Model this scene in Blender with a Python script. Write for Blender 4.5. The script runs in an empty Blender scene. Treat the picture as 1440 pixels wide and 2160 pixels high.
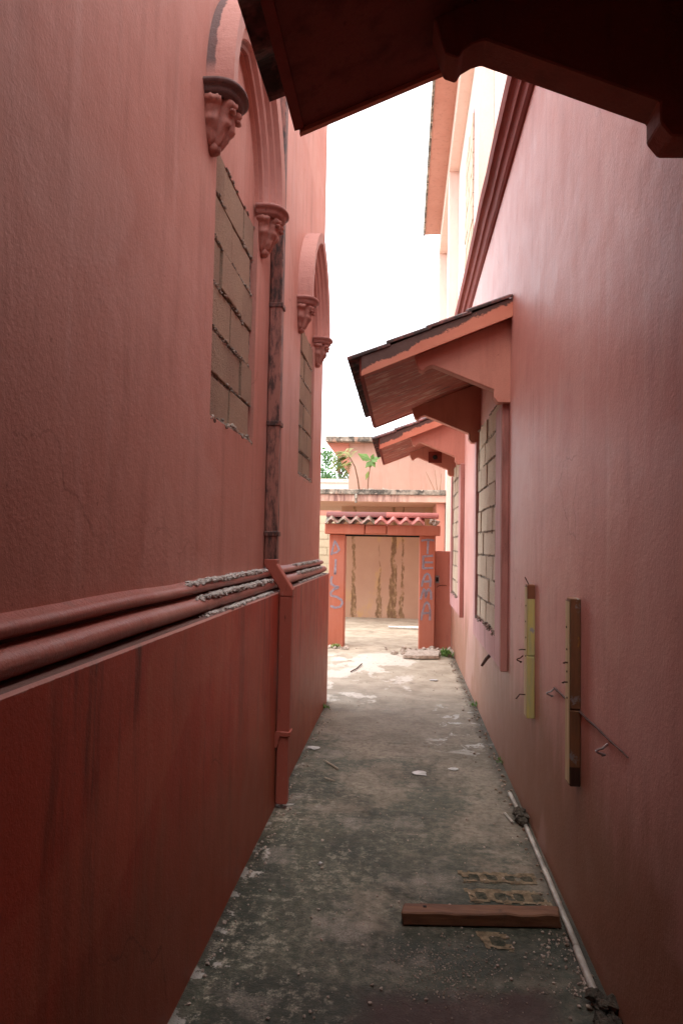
import bpy, bmesh, math, random
from math import sin, cos, pi, radians, sqrt
from mathutils import Vector, Matrix, noise as mnoise

random.seed(7)
SC = bpy.context.scene
COL = SC.collection

# ------------------------------------------------------------------ camera
cam_d = bpy.data.cameras.new("camera")
cam = bpy.data.objects.new("camera", cam_d); COL.objects.link(cam)
SC.camera = cam
cam_d.sensor_fit = 'VERTICAL'; cam_d.sensor_height = 36.0; cam_d.sensor_width = 24.0
cam_d.lens = 24.0; cam_d.clip_start = 0.05; cam_d.clip_end = 2000
YAW, PITCH, ROLL = radians(5.2806), radians(2.6883), 0.018
fw = Vector((-sin(YAW) * cos(PITCH), cos(YAW) * cos(PITCH), sin(PITCH)))
rt = Vector((cos(YAW), sin(YAW), 0)); up = rt.cross(fw)
r2 = rt * cos(ROLL) + up * sin(ROLL); u2 = up * cos(ROLL) - rt * sin(ROLL)
M = Matrix((r2, u2, -fw)).transposed().to_4x4(); M.translation = Vector((0, 0, 1.55))
cam.matrix_world = M

# ------------------------------------------------------------------ sky, sun, exposure
SUN_EL, SUN_AZ = 66.0, 215.0          # azimuth clockwise from +Y: high, behind and left of the camera
w = bpy.data.worlds.new("World"); SC.world = w; w.use_nodes = True
nt = w.node_tree; nt.nodes.clear()
sky = nt.nodes.new('ShaderNodeTexSky'); sky.sky_type = 'NISHITA'; sky.sun_disc = False
sky.sun_elevation = radians(SUN_EL); sky.sun_rotation = radians(SUN_AZ)
sky.dust_density = 4.0; sky.air_density = 1.0; sky.ozone_density = 1.0
mixc = nt.nodes.new('ShaderNodeMix'); mixc.data_type = 'RGBA'
mixc.inputs[0].default_value = 0.72
mixc.inputs[7].default_value = (9.4, 9.6, 10.0, 1)      # even thin cloud over the whole sky
nt.links.new(sky.outputs[0], mixc.inputs[6])
bg = nt.nodes.new('ShaderNodeBackground'); bg.inputs[1].default_value = 0.12
nt.links.new(mixc.outputs[2], bg.inputs[0])
wo = nt.nodes.new('ShaderNodeOutputWorld'); nt.links.new(bg.outputs[0], wo.inputs[0])

sun_d = bpy.data.lights.new("sun", 'SUN'); sun_d.energy = 0.9; sun_d.angle = radians(50)
sun_d.color = (1.0, 0.96, 0.9)
sun = bpy.data.objects.new("sun", sun_d); COL.objects.link(sun)
sd = Vector((sin(radians(SUN_AZ)) * cos(radians(SUN_EL)), cos(radians(SUN_AZ)) * cos(radians(SUN_EL)), sin(radians(SUN_EL))))
sun.rotation_euler = (-sd).to_track_quat('-Z', 'Y').to_euler(); sun.location = (0, 0, 30)

vs = SC.view_settings
vs.view_transform = 'Standard'; vs.look = 'None'; vs.gamma = 1.0; vs.use_curve_mapping = False
vs.exposure = 1.92
SC.cycles.max_bounces = 10; SC.cycles.diffuse_bounces = 8; SC.cycles.use_denoising = True
SC.cycles.sample_clamp_indirect = 8

# ------------------------------------------------------------------ helpers
ORG = {}                                # object -> world origin of its local frame

def link(o, parent=None, loc=(0, 0, 0)):
    """loc is a world position; parents are never rotated or scaled"""
    COL.objects.link(o)
    loc = Vector(loc)
    if parent is not None:
        o.parent = parent
        o.location = loc - ORG[parent.name]
    else:
        o.location = loc
    ORG[o.name] = loc
    return o

def tag(o, label=None, cat=None, group=None, kind=None):
    if label: o["label"] = label
    if cat: o["category"] = cat
    if group: o["group"] = group
    if kind: o["kind"] = kind
    return o

def thing(name, label, cat, loc, group=None):
    return tag(link(bpy.data.objects.new(name, None), None, loc), label, cat, group)

class MB:
    """collects geometry in world coordinates, built as ONE mesh object"""
    def __init__(s): s.v = []; s.f = []
    def quad(s, a, b, c, d):
        n = len(s.v); s.v += [a, b, c, d]; s.f.append((n, n + 1, n + 2, n + 3)); return s
    def poly(s, pts):
        n = len(s.v); s.v += list(pts); s.f.append(tuple(range(n, n + len(pts)))); return s
    def box(s, x0, x1, y0, y1, z0, z1):
        n = len(s.v)
        s.v += [(x, y, z) for z in (z0, z1) for y in (y0, y1) for x in (x0, x1)]
        for q in ((0, 2, 3, 1), (4, 5, 7, 6), (0, 1, 5, 4), (2, 6, 7, 3), (0, 4, 6, 2), (1, 3, 7, 5)):
            s.f.append(tuple(n + i for i in q))
        return s
    def grid(s, pts, closed_u=False, cap=False):
        """pts: list of rows of points; faces between consecutive rows"""
        n = len(s.v); R = len(pts); C = len(pts[0])
        for r in pts: s.v += [tuple(p) for p in r]
        for i in range(R - 1):
            for j in range(C if closed_u else C - 1):
                j2 = (j + 1) % C
                s.f.append((n + i * C + j, n + i * C + j2, n + (i + 1) * C + j2, n + (i + 1) * C + j))
        if cap:
            s.f.append(tuple(n + j for j in range(C))[::-1])
            s.f.append(tuple(n + (R - 1) * C + j for j in range(C)))
        return s
    def tube(s, path, r, k=8, cap=True):
        rows = []
        path = [Vector(p) for p in path]
        for i, p in enumerate(path):
            d = (path[min(i + 1, len(path) - 1)] - path[max(i - 1, 0)]).normalized()
            a = d.cross(Vector((0, 0, 1)))
            if a.length < 1e-3: a = d.cross(Vector((1, 0, 0)))
            a.normalize(); b = d.cross(a)
            rr = r[i] if isinstance(r, (list, tuple)) else r
            rows.append([p + a * (rr * cos(2 * pi * j / k)) + b * (rr * sin(2 * pi * j / k)) for j in range(k)])
        return s.grid(rows, closed_u=True, cap=cap)
    def prism_y(s, prof, y0, y1, n=1, jit=0.0):
        """closed profile [(x,z)] swept along y"""
        rows = []
        for i in range(n + 1):
            y = y0 + (y1 - y0) * i / n
            dx = jit * mnoise.noise((y * 2.3, 1.7, 0)) if jit else 0
            dz = jit * mnoise.noise((y * 1.9, 7.7, 3)) if jit else 0
            rows.append([(x + dx, y, z + dz) for x, z in prof])
        return s.grid(rows, closed_u=True, cap=True)
    def blob(s, c, r, sub=1, squash=(1, 1, 1), amp=0.3, seed=0):
        bm = bmesh.new(); bmesh.ops.create_icosphere(bm, subdivisions=sub, radius=1)
        n = len(s.v)
        for v in bm.verts:
            k = 1 + amp * mnoise.noise(v.co * 1.7 + Vector((seed * 3.1, seed * 1.3, seed)))
            s.v.append((c[0] + v.co.x * r * squash[0] * k, c[1] + v.co.y * r * squash[1] * k, c[2] + v.co.z * r * squash[2] * k))
        for f in bm.faces: s.f.append(tuple(n + v.index for v in f.verts))
        bm.free(); return s
    def build(s, name, mat, parent=None, smooth=False, bevel=0.0, origin=None, fix=True):
        o0 = Vector(origin) if origin else Vector((0, 0, 0))
        me = bpy.data.meshes.new(name)
        me.from_pydata([tuple(Vector(p) - o0) for p in s.v], [], s.f)
        me.validate()
        if fix or bevel:
            bm = bmesh.new(); bm.from_mesh(me)
            bmesh.ops.remove_doubles(bm, verts=bm.verts, dist=1e-5)
            bmesh.ops.recalc_face_normals(bm, faces=bm.faces)
            if bevel:
                ed = [e for e in bm.edges if len(e.link_faces) == 2 and e.calc_face_angle(0) > 0.6]
                bmesh.ops.bevel(bm, geom=ed, offset=bevel, segments=1, affect='EDGES', clamp_overlap=True)
            bm.to_mesh(me); bm.free()
        if smooth:
            for p in me.polygons: p.use_smooth = True
        if isinstance(mat, (list, tuple)):
            for m in mat: me.materials.append(m)
        elif mat: me.materials.append(mat)
        o = bpy.data.objects.new(name, me)
        return link(o, parent, o0)

def inst(src_mesh, name, parent, loc, scale=(1, 1, 1), rot=(0, 0, 0)):
    o = bpy.data.objects.new(name, src_mesh)
    link(o, parent, loc); o.scale = scale; o.rotation_euler = rot
    return o

# ------------------------------------------------------------------ node helpers
class NT:
    def __init__(s, name):
        s.m = bpy.data.materials.new(name); s.m.use_nodes = True
        s.t = s.m.node_tree; s.t.nodes.clear()
        s.out = s.t.nodes.new('ShaderNodeOutputMaterial')
        s.b = s.t.nodes.new('ShaderNodeBsdfPrincipled')
        s.t.links.new(s.b.outputs[0], s.out.inputs[0])
        g = s.t.nodes.new('ShaderNodeNewGeometry'); s.P = g.outputs['Position']; s.Nrm = g.outputs['Normal']
        sp = s.t.nodes.new('ShaderNodeSeparateXYZ'); s.t.links.new(s.P, sp.inputs[0])
        s.X, s.Y, s.Z = sp.outputs
    def set(s, sock, v):
        if hasattr(v, 'links'): s.t.links.new(v, sock)
        else:
            if isinstance(v, (tuple, list)) and len(v) == 3 and sock.type == 'RGBA': v = (*v, 1)
            sock.default_value = v
    def math(s, op, a, b=None, clamp=False):
        n = s.t.nodes.new('ShaderNodeMath'); n.operation = op; n.use_clamp = clamp
        s.set(n.inputs[0], a)
        if b is not None: s.set(n.inputs[1], b)
        return n.outputs[0]
    def mul(s, a, b): return s.math('MULTIPLY', a, b)
    def add(s, a, b): return s.math('ADD', a, b)
    def scale(s, vec, v):
        n = s.t.nodes.new('ShaderNodeVectorMath'); n.operation = 'MULTIPLY'
        s.set(n.inputs[0], vec); n.inputs[1].default_value = v; return n.outputs[0]
    def noise(s, scale=1.0, detail=4.0, rough=0.55, vec=None, dist=0.0):
        n = s.t.nodes.new('ShaderNodeTexNoise')
        s.set(n.inputs['Vector'], vec if vec is not None else s.P)
        n.inputs['Scale'].default_value = scale; n.inputs['Detail'].default_value = detail
        n.inputs['Roughness'].default_value = rough; n.inputs['Distortion'].default_value = dist
        return n.outputs[0]
    def vor(s, scale=1.0, vec=None, feature='F1', out=0):
        n = s.t.nodes.new('ShaderNodeTexVoronoi'); n.feature = feature
        s.set(n.inputs['Vector'], vec if vec is not None else s.P); n.inputs['Scale'].default_value = scale
        return n.outputs[out]
    def ramp(s, v, a, b, c=0.0, d=1.0, smooth=False):
        n = s.t.nodes.new('ShaderNodeMapRange'); n.clamp = True
        n.interpolation_type = 'SMOOTHSTEP' if smooth else 'LINEAR'
        s.set(n.inputs[0], v)
        for i, q in enumerate((a, b, c, d)): s.set(n.inputs[i + 1], q)
        return n.outputs[0]
    def mix(s, f, a, b, mode='MIX'):
        n = s.t.nodes.new('ShaderNodeMix'); n.data_type = 'RGBA'; n.blend_type = mode
        s.set(n.inputs[0], f); s.set(n.inputs[6], a); s.set(n.inputs[7], b); return n.outputs[2]
    def rnd(s):
        return s.t.nodes.new('ShaderNodeObjectInfo').outputs['Random']
    def bump(s, h, dist=0.003, strength=1.0, chain=None):
        n = s.t.nodes.new('ShaderNodeBump'); n.inputs['Strength'].default_value = strength
        n.inputs['Distance'].default_value = dist; s.set(n.inputs['Height'], h)
        if chain is not None: s.t.links.new(chain, n.inputs['Normal'])
        return n.outputs[0]
    def done(s, col, rough=0.8, normal=None, spec=0.4):
        s.set(s.b.inputs['Base Color'], col); s.set(s.b.inputs['Roughness'], rough)
        s.b.inputs['Specular IOR Level'].default_value = spec
        if normal is not None: s.t.links.new(normal, s.b.inputs['Normal'])
        return s.m

def plaster(name, c1, c2, streak=(0.1, 0.05, 0.04), s_amt=0.25, pale=None, rough=0.6, bump=1.0,
            low=None, low_h=0.6, low_amt=0.6, drip=None, spec=0.4, edge=None, crack=0):
    n = NT(name)
    col = n.mix(n.ramp(n.noise(1.6, 6, 0.6), 0.35, 0.65), c1, c2)
    vs_ = n.scale(n.P, (5.0, 5.0, 0.35))
    st = n.noise(2.2, 5, 0.6, vec=vs_)
    if pale: col = n.mix(n.ramp(st, 0.55, 0.78, 0, 0.5), col, pale)
    st2 = n.noise(3.1, 6, 0.65, vec=n.scale(n.P, (4.0, 4.0, 0.5)))
    col = n.mix(n.mul(n.ramp(st2, 0.52, 0.72), s_amt), col, streak)
    # small chips and specks
    sp = n.noise(34, 3, 0.5)
    col = n.mix(n.ramp(sp, 0.71, 0.76, 0, 0.55), col, streak)
    col = n.mix(n.ramp(n.noise(130, 2, 0.5), 0.3, 0.7, 0, 0.18), col, streak)
    if drip:
        z1, dl, dc, amt = drip       # drips running down from height z1
        dn = n.noise(9, 3, 0.6, vec=n.scale(n.P, (1.0, 1.0, 0.05)))
        reach = n.ramp(n.math('SUBTRACT', z1, n.Z), 0.0, dl, 1.0, 0.0)
        wob = n.ramp(n.noise(30, 4, 0.6, vec=n.scale(n.P, (1, 1, .15))), 0.35, 0.6)
        col = n.mix(n.mul(n.mul(n.mul(n.ramp(dn, 0.56, 0.68), reach), wob), amt), col, dc)
    if low:
        ln = n.noise(1.3, 6, 0.7, vec=n.scale(n.P, (2.6, 2.6, 0.7)))
        lm = n.ramp(n.add(n.Z, n.mul(ln, -1.1)), low_h - 1.0, low_h - 0.35, 1, 0, smooth=True)
        col = n.mix(n.mul(lm, low_amt), col, low)
    if crack:
        wv = n.t.nodes.new('ShaderNodeVectorMath'); wv.operation = 'ADD'
        nz = n.t.nodes.new('ShaderNodeTexNoise'); nz.inputs['Scale'].default_value = 3.0; nz.inputs['Detail'].default_value = 6
        n.set(nz.inputs['Vector'], n.P); n.set(wv.inputs[0], n.P)
        n.set(wv.inputs[1], n.scale(nz.outputs[1], (.35, .35, .35)))
        ce = n.vor(1.1, wv.outputs[0], 'DISTANCE_TO_EDGE')
        cm = n.mul(n.ramp(ce, .0015, .005, 1, 0), n.ramp(n.noise(1.4, 3, .5), .54, .62))
        col = n.mix(n.mul(cm, crack), col, streak)
        # repaired, slightly different patches of render
        pt = n.ramp(n.noise(0.75, 3, .5, dist=.5), .57, .60, 0, .22)
        col = n.mix(pt, col, pale or c2)
        # long faint grime runs
        gr = n.ramp(n.noise(4.2, 4, .6, vec=n.scale(n.P, (1, 1, .07))), .57, .70, 0, .40)
        col = n.mix(n.mul(gr, n.ramp(n.noise(1.2, 3, .5), .42, .6)), col, streak)
    if edge:
        col = n.mix(n.mul(n.ramp(n.add(n.Z, n.mul(n.noise(40, 4, .6), .012)), edge + .013, edge + .016), .6), col, (0.48, 0.32, 0.28))
        col = n.mix(n.ramp(n.Z, edge + .017, edge + .0175), col, (0.15, 0.075, 0.06))
    h = n.add(n.mul(n.noise(85, 4, 0.6), 0.7), n.mul(n.noise(9, 4, 0.6), 1.0))
    h = n.add(h, n.mul(n.noise(260, 2, 0.5), 0.25))
    nm = n.bump(n.add(h, n.mul(n.noise(2.6, 3, .5), 4.0)), 0.003 * bump, 0.65)
    rg = n.add(rough, n.mul(n.noise(6, 3, .5), 0.2))
    return n.done(col, rg, nm, spec)

# ---- palette
PINK = plaster("pink_plaster", (0.60, 0.275, 0.215), (0.54, 0.23, 0.175), (0.30, 0.11, 0.08), 0.35, pale=(0.66, 0.38, 0.32), rough=0.5, spec=.35, crack=.5)
PINK_R = plaster("pink_plaster_right", (0.63, 0.325, 0.285), (0.57, 0.275, 0.24), (0.34, 0.14, 0.115), 0.3, pale=(0.68, 0.46, 0.43), rough=0.42,
                 low=(0.25, 0.11, 0.055), low_h=0.88, low_amt=0.85, spec=.45, crack=.7)
RED = plaster("plinth_red_plaster", (0.54, 0.082, 0.044), (0.44, 0.064, 0.035), (0.16, 0.04, 0.022), 0.6, pale=(0.58, 0.22, 0.13), rough=0.42, bump=0.7,
              low=(0.26, 0.10, 0.05), low_h=0.75, low_amt=0.6, drip=(1.28, 1.2, (0.025, 0.012, 0.010), 0.9), spec=0.35, edge=1.2425, crack=.6)
MOULD = plaster("red_moulding_paint", (0.37, 0.10, 0.075), (0.31, 0.085, 0.06), (0.12, 0.065, 0.055), 0.55, pale=(0.50, 0.26, 0.21), rough=0.32, bump=1.4, spec=0.5, crack=.7)
SALMON = plaster("salmon_concrete", (0.58, 0.265, 0.195), (0.53, 0.225, 0.165), (0.30, 0.10, 0.07), 0.3, rough=0.6, bump=0.6)
COPING = plaster("coping_dark_red", (0.22, 0.045, 0.032), (0.18, 0.036, 0.026), (0.10, 0.03, 0.022), 0.4, rough=0.75, bump=0.6, spec=.2)
ORANGE = plaster("gate_orange_paint", (0.47, 0.15, 0.088), (0.45, 0.17, 0.115), (0.34, 0.09, 0.045), 0.4, pale=(0.62, 0.26, 0.18), rough=0.6, bump=0.6)
PALE = plaster("tall_wall_pale_pink", (0.82, 0.67, 0.61), (0.79, 0.63, 0.57), (0.55, 0.38, 0.30), 0.15, rough=0.8, bump=0.5)
LILAC = plaster("lilac_pink_paint", (0.58, 0.32, 0.31), (0.50, 0.25, 0.24), (0.20, 0.06, 0.06), 0.6, rough=0.6)
MAUVE = plaster("mauve_red_strip", (0.46, 0.21, 0.175), (0.40, 0.165, 0.14), (0.13, 0.05, 0.04), 0.7, rough=0.6)
BACKW = plaster("court_wall_plaster", (0.56, 0.34, 0.235), (0.52, 0.29, 0.20), (0.36, 0.21, 0.12), 0.3, rough=0.8, bump=0.6)

def soffit_mat():
    n = NT("peeling_soffit")
    col = n.mix(n.ramp(n.noise(3, 5, .6), .35, .65), (0.42, 0.12, 0.075), (0.30, 0.08, 0.055))
    v = n.scale(n.P, (1.6, 5.0, 2.0))
    pe = n.ramp(n.noise(2.6, 8, .72, vec=v), .52, .60)
    col = n.mix(pe, col, n.mix(n.ramp(n.noise(9, 4, .6), .4, .6), (0.50, 0.31, 0.24), (0.36, 0.19, 0.14)))
    dk = n.ramp(n.noise(3.1, 7, .7, vec=v), .54, .66)
    col = n.mix(n.mul(dk, .7), col, (0.07, 0.035, 0.03))
    return n.done(col, .75, n.bump(n.add(pe, n.noise(60, 3, .6)), .004, .5))
SOFFIT = soffit_mat()

def fascia_mat():
    """salmon fascia whose upper edge is blackened by mould in a ragged line (height above the sloping soffit)"""
    n = NT("fascia_mould_edge")
    col = n.mix(n.ramp(n.noise(4, 5, .6), .35, .65), (0.62, 0.24, 0.155), (0.55, 0.19, 0.12))
    hs = n.math('SUBTRACT', n.Z, n.add(2.74 + .304 * .396, n.mul(n.X, .396)))
    edge = n.add(hs, n.mul(n.noise(7, 6, .7), 0.16))
    outw = n.ramp(n.X, -.35, .5, .02, -.045)
    m = n.ramp(n.add(edge, outw), 0.118, 0.13)
    col = n.mix(n.mul(m, .93), col, n.mix(n.noise(20, 4, .6), (0.035, 0.02, 0.02), (0.10, 0.07, 0.06)))
    return n.done(col, .75, n.bump(n.noise(60, 3, .6), .003, .5))
FASCIA = fascia_mat()

def mouldy_concrete():
    n = NT("mouldy_concrete_edge")
    a = n.noise(5, 7, .7); b = n.noise(2.2, 5, .6, vec=n.scale(n.P, (3, 1, .5)))
    col = n.mix(n.ramp(a, .42, .6), (0.07, 0.065, 0.055), (0.36, 0.32, 0.26))
    col = n.mix(n.ramp(b, .55, .7), col, (0.55, 0.36, 0.27))
    col = n.mix(n.ramp(n.noise(16, 4, .6), .6, .68), col, (0.62, 0.52, 0.42))
    return n.done(col, .9, n.bump(a, .01, .6))
MOULDY = mouldy_concrete()

def slab_face():
    n = NT("stained_slab_fascia")
    col = n.mix(n.ramp(n.noise(2, 4, .6), .4, .6), (0.68, 0.47, 0.38), (0.62, 0.41, 0.32))
    m = n.ramp(n.noise(3.0, 7, .7, vec=n.scale(n.P, (3.2, 1, .45))), .40, .62)
    side = n.ramp(n.X, -.3, .45, 1, .1)
    col = n.mix(n.mul(m, side), col, (0.24, 0.13, 0.11))
    return n.done(col, .85, n.bump(n.noise(40, 3, .6), .004, .5))
SLABF = slab_face()

def stained_wall():
    """court wall with tall brown drip marks that widen towards the ground"""
    n = NT("drip_stained_court_wall")
    col = n.mix(n.ramp(n.noise(1.2, 5, .6), .35, .65), (0.47, 0.30, 0.20), (0.42, 0.25, 0.165))
    col = n.mix(n.ramp(n.noise(1.7, 4, .6, vec=n.scale(n.P, (1.5, 1, .8))), .60, .70, 0, .6), col, (0.52, 0.33, 0.12))
    wob = n.mul(n.math('SUBTRACT', n.noise(2.2, 4, .6, vec=n.scale(n.P, (.6, 1, 1))), .5), .16)
    xs = n.add(n.X, wob)
    rag = n.noise(16, 5, .7, vec=n.scale(n.P, (1.4, 1, .5)))
    tot = None
    for cx, w0, w1, s in ((-1.06, .05, .08, 1.0), (-.52, .02, .10, .85), (-.22, .065, .13, 1.0), (-.03, .035, .07, .95), (-.86, .01, .02, .5), (-.7, .012, .012, .4)):
        wd = n.ramp(n.Z, .0, 1.25, w1, w0)
        d = n.math('ABSOLUTE', n.math('SUBTRACT', xs, cx))
        mk = n.ramp(n.math('SUBTRACT', d, wd), -.05, .02, s, 0)
        tot = mk if tot is None else n.math('MAXIMUM', tot, mk)
    m = n.ramp(n.mul(tot, n.ramp(rag, .34, .56, .25, 1.0)), .3, .6)
    col = n.mix(n.mul(m, .9), col, n.mix(n.ramp(rag, .4, .6), (0.30, 0.19, 0.09), (0.15, 0.085, 0.04)))
    return n.done(col, .85, n.bump(n.noise(50, 3, .6), .003, .5))
STAINED = stained_wall()

def block_mat(name, a, b, c):
    n = NT(name)
    r = n.rnd()
    col = n.mix(r, a, b)
    col = n.mix(n.ramp(n.noise(4, 5, .6), .4, .7, 0, .6), col, c)
    col = n.mix(n.ramp(n.noise(90, 3, .6), .35, .65, 0, .3), col, (0.16, 0.12, 0.09))
    h = n.add(n.noise(120, 3, .7), n.noise(30, 4, .6))
    return n.done(col, .95, n.bump(h, .006, .8), .2)
BLOCK = block_mat("concrete_block", (0.42, 0.295, 0.21), (0.32, 0.225, 0.165), (0.48, 0.36, 0.25))
BLOCK_Y = block_mat("sandy_concrete_block", (0.62, 0.50, 0.37), (0.54, 0.42, 0.31), (0.66, 0.55, 0.42))
BLOCK_P = block_mat("pale_yellow_block", (0.70, 0.60, 0.42), (0.64, 0.54, 0.38), (0.72, 0.63, 0.46))
def mortar(name, a, b):
    n = NT(name)
    h = n.add(n.noise(45, 5, .7), n.noise(14, 4, .6))
    col = n.mix(n.ramp(n.noise(26, 5, .7), .4, .6), a, b)
    return n.done(col, .95, n.bump(h, .012, 1.0), .2)
MORTAR = mortar("rough_mortar", (0.10, 0.07, 0.055), (0.42, 0.32, 0.27))
MORTAR_G = mortar("grey_mortar", (0.20, 0.165, 0.135), (0.48, 0.41, 0.34))
CEMENT = mortar("spilled_grey_cement", (0.36, 0.33, 0.30), (0.58, 0.54, 0.49))
RUBBLE = mortar("rubble", (0.34, 0.28, 0.23), (0.55, 0.47, 0.40))

def tile_mat(name, a, b, dark, lo, hi):
    n = NT(name)
    col = n.mix(n.rnd(), a, b)
    col = n.mix(n.ramp(n.noise(9, 6, .7), lo, hi), col, n.mix(n.noise(30, 3, .6), dark, (dark[0] * 3, dark[1] * 3, dark[2] * 2.6)))
    return n.done(col, .7, n.bump(n.noise(60, 4, .6), .004, .6))
TILE = tile_mat("mossy_clay_tile", (0.30, 0.10, 0.09), (0.24, 0.08, 0.07), (0.025, 0.016, 0.016), .36, .54)
TILE_P = tile_mat("pink_clay_tile", (0.55, 0.22, 0.19), (0.48, 0.18, 0.16), (0.12, 0.06, 0.05), .56, .68)
TILE_W = tile_mat("weathered_clay_tile", (0.46, 0.22, 0.20), (0.40, 0.24, 0.21), (0.07, 0.06, 0.045), .40, .54)
RIDGE_A = tile_mat("dark_ridge_tile", (0.20, 0.055, 0.05), (0.17, 0.05, 0.045), (0.05, 0.03, 0.03), .5, .7)
RIDGE_B = tile_mat("red_ridge_tile", (0.40, 0.12, 0.10), (0.38, 0.11, 0.09), (0.12, 0.05, 0.04), .58, .72)

def pipe_mat(name, base, dark, lo, hi):
    n = NT(name)
    v = n.scale(n.P, (4, 4, 1.1))
    col = n.mix(n.ramp(n.noise(7, 6, .7, vec=v), lo, hi), base, dark)
    col = n.mix(n.ramp(n.noise(22, 5, .7, vec=v), .62, .7, 0, .8), col, (0.42, 0.22, 0.17))
    return n.done(col, .6, n.bump(n.noise(50, 3, .6), .003, .5))
PIPE_D = pipe_mat("weathered_dark_pipe", (0.25, 0.10, 0.075), (0.045, 0.028, 0.025), .42, .58)
PIPE_M = pipe_mat("half_peeled_pipe", (0.34, 0.15, 0.115), (0.065, 0.034, 0.03), .46, .62)
PIPE_R = pipe_mat("red_painted_pipe", (0.36, 0.09, 0.06), (0.06, 0.022, 0.018), .60, .74)

def simple(name, c, rough=.6, var=.3, metal=0.0, scale=20, dark=None):
    n = NT(name)
    dark = dark or tuple(q * (1 - var) for q in c)
    col = n.mix(n.ramp(n.noise(scale, 4, .6), .35, .65), c, dark)
    n.b.inputs['Metallic'].default_value = metal
    return n.done(col, rough, n.bump(n.noise(scale * 3, 3, .6), .002, .4))
RUST = simple("rusty_iron", (0.09, 0.035, 0.02), .8, .6)
BLACK = simple("dark_void", (0.012, 0.010, 0.010), .9)
PVC = simple("dirty_white_pipe", (0.46, 0.42, 0.36), .5, .5, scale=9)
STEEL = simple("dull_clip_steel", (0.45, 0.45, 0.46), .35, .4, .7)
GREYPL = simple("grey_box_plastic", (0.30, 0.29, 0.28), .5)
BLUEPAINT0 = simple("faded_blue_spray", (0.36, 0.34, 0.40), .7, .2, scale=30)
def spray():
    m = BLUEPAINT0; t = m.node_tree
    bs = [q for q in t.nodes if q.type == 'BSDF_PRINCIPLED'][0]; out = [q for q in t.nodes if q.type == 'OUTPUT_MATERIAL'][0]
    tr = t.nodes.new('ShaderNodeBsdfTransparent'); mx = t.nodes.new('ShaderNodeMixShader'); nz = t.nodes.new('ShaderNodeTexNoise')
    g = t.nodes.new('ShaderNodeNewGeometry'); t.links.new(g.outputs['Position'], nz.inputs['Vector'])
    nz.inputs['Scale'].default_value = 9; nz.inputs['Detail'].default_value = 4
    mr = t.nodes.new('ShaderNodeMapRange'); mr.inputs[1].default_value = .35; mr.inputs[2].default_value = .62; mr.inputs[3].default_value = .95; mr.inputs[4].default_value = .6
    t.links.new(nz.outputs[0], mr.inputs[0]); t.links.new(mr.outputs[0], mx.inputs[0])
    t.links.new(tr.outputs[0], mx.inputs[1]); t.links.new(bs.outputs[0], mx.inputs[2]); t.links.new(mx.outputs[0], out.inputs[0])
    return m
BLUEPAINT = spray()
TEALPL = simple("teal_plastic", (0.05, 0.22, 0.20), .5)
def batten_mat(name, main, worn, endc, z0, z1, lo):
    n = NT(name)
    g = n.noise(6, 5, .6, vec=n.scale(n.P, (8, 8, .8)))
    col = n.mix(n.ramp(g, .4, .6), main, worn)
    col = n.mix(n.ramp(n.noise(14, 5, .7), lo, lo + .06), col, (0.30, 0.29, 0.28))
    col = n.mix(n.ramp(n.noise(11, 5, .7, vec=n.scale(n.P, (1, 1, .5))), lo + .02, lo + .08), col, (0.46, 0.22, 0.05))
    col = n.mix(n.ramp(n.Z, z0, z0 + .004, 1, 0), col, endc)
    col = n.mix(n.ramp(n.Z, z1, z1 + .004), col, endc)
    return n.done(col, .7, n.bump(g, .003, .6))
YELLOWW = batten_mat("yellow_painted_timber", (0.54, 0.46, 0.15), (0.42, 0.40, 0.20), (0.20, 0.075, 0.035), .3, 1.265, .60)
BROWNW = batten_mat("worn_brown_timber", (0.26, 0.125, 0.06), (0.20, 0.10, 0.05), (0.055, 0.025, 0.016), .665, 1.6, .56)
PALEW = batten_mat("raw_timber_face", (0.62, 0.52, 0.30), (0.50, 0.40, 0.22), (0.15, 0.07, 0.04), .3, 1.33, .66)
def beam_mat():
    n = NT("reddish_old_beam")
    g = n.noise(5, 6, .6, vec=n.scale(n.P, (1.2, 9, 9)))
    col = n.mix(n.ramp(g, .35, .65), (0.20, 0.09, 0.045), (0.12, 0.052, 0.028))
    col = n.mix(n.ramp(n.noise(7, 5, .7), .58, .68, 0, .6), col, (0.06, 0.03, 0.02))
    return n.done(col, .7, n.bump(g, .004, .6))
BEAM = beam_mat()

def leaf_mat(name, a, b):
    n = NT(name)
    col = n.mix(n.ramp(n.noise(4, 3, .6), .35, .65), a, b)
    n.b.inputs['Subsurface Weight'].default_value = 0
    try: n.b.inputs['Transmission Weight'].default_value = 0
    except Exception: pass
    tr = n.t.nodes.new('ShaderNodeBsdfTranslucent'); n.set(tr.inputs[0], col)
    mx = n.t.nodes.new('ShaderNodeMixShader'); mx.inputs[0].default_value = .35
    n.done(col, .45)
    n.t.links.new(n.b.outputs[0], mx.inputs[1]); n.t.links.new(tr.outputs[0], mx.inputs[2])
    n.t.links.new(mx.outputs[0], n.out.inputs[0])
    return n.m
LEAF = leaf_mat("tree_leaf", (0.085, 0.18, 0.06), (0.12, 0.22, 0.08))
LEAF_B = leaf_mat("broad_leaf", (0.12, 0.24, 0.06), (0.16, 0.28, 0.08))
LEAF_F = leaf_mat("feathery_leaf", (0.20, 0.28, 0.08), (0.26, 0.32, 0.10))
BARK = simple("bark", (0.14, 0.10, 0.07), .9)
STEM = simple("thin_stem", (0.20, 0.12, 0.07), .8)
DRYSTEM = simple("dry_stem", (0.34, 0.22, 0.14), .9)

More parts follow.
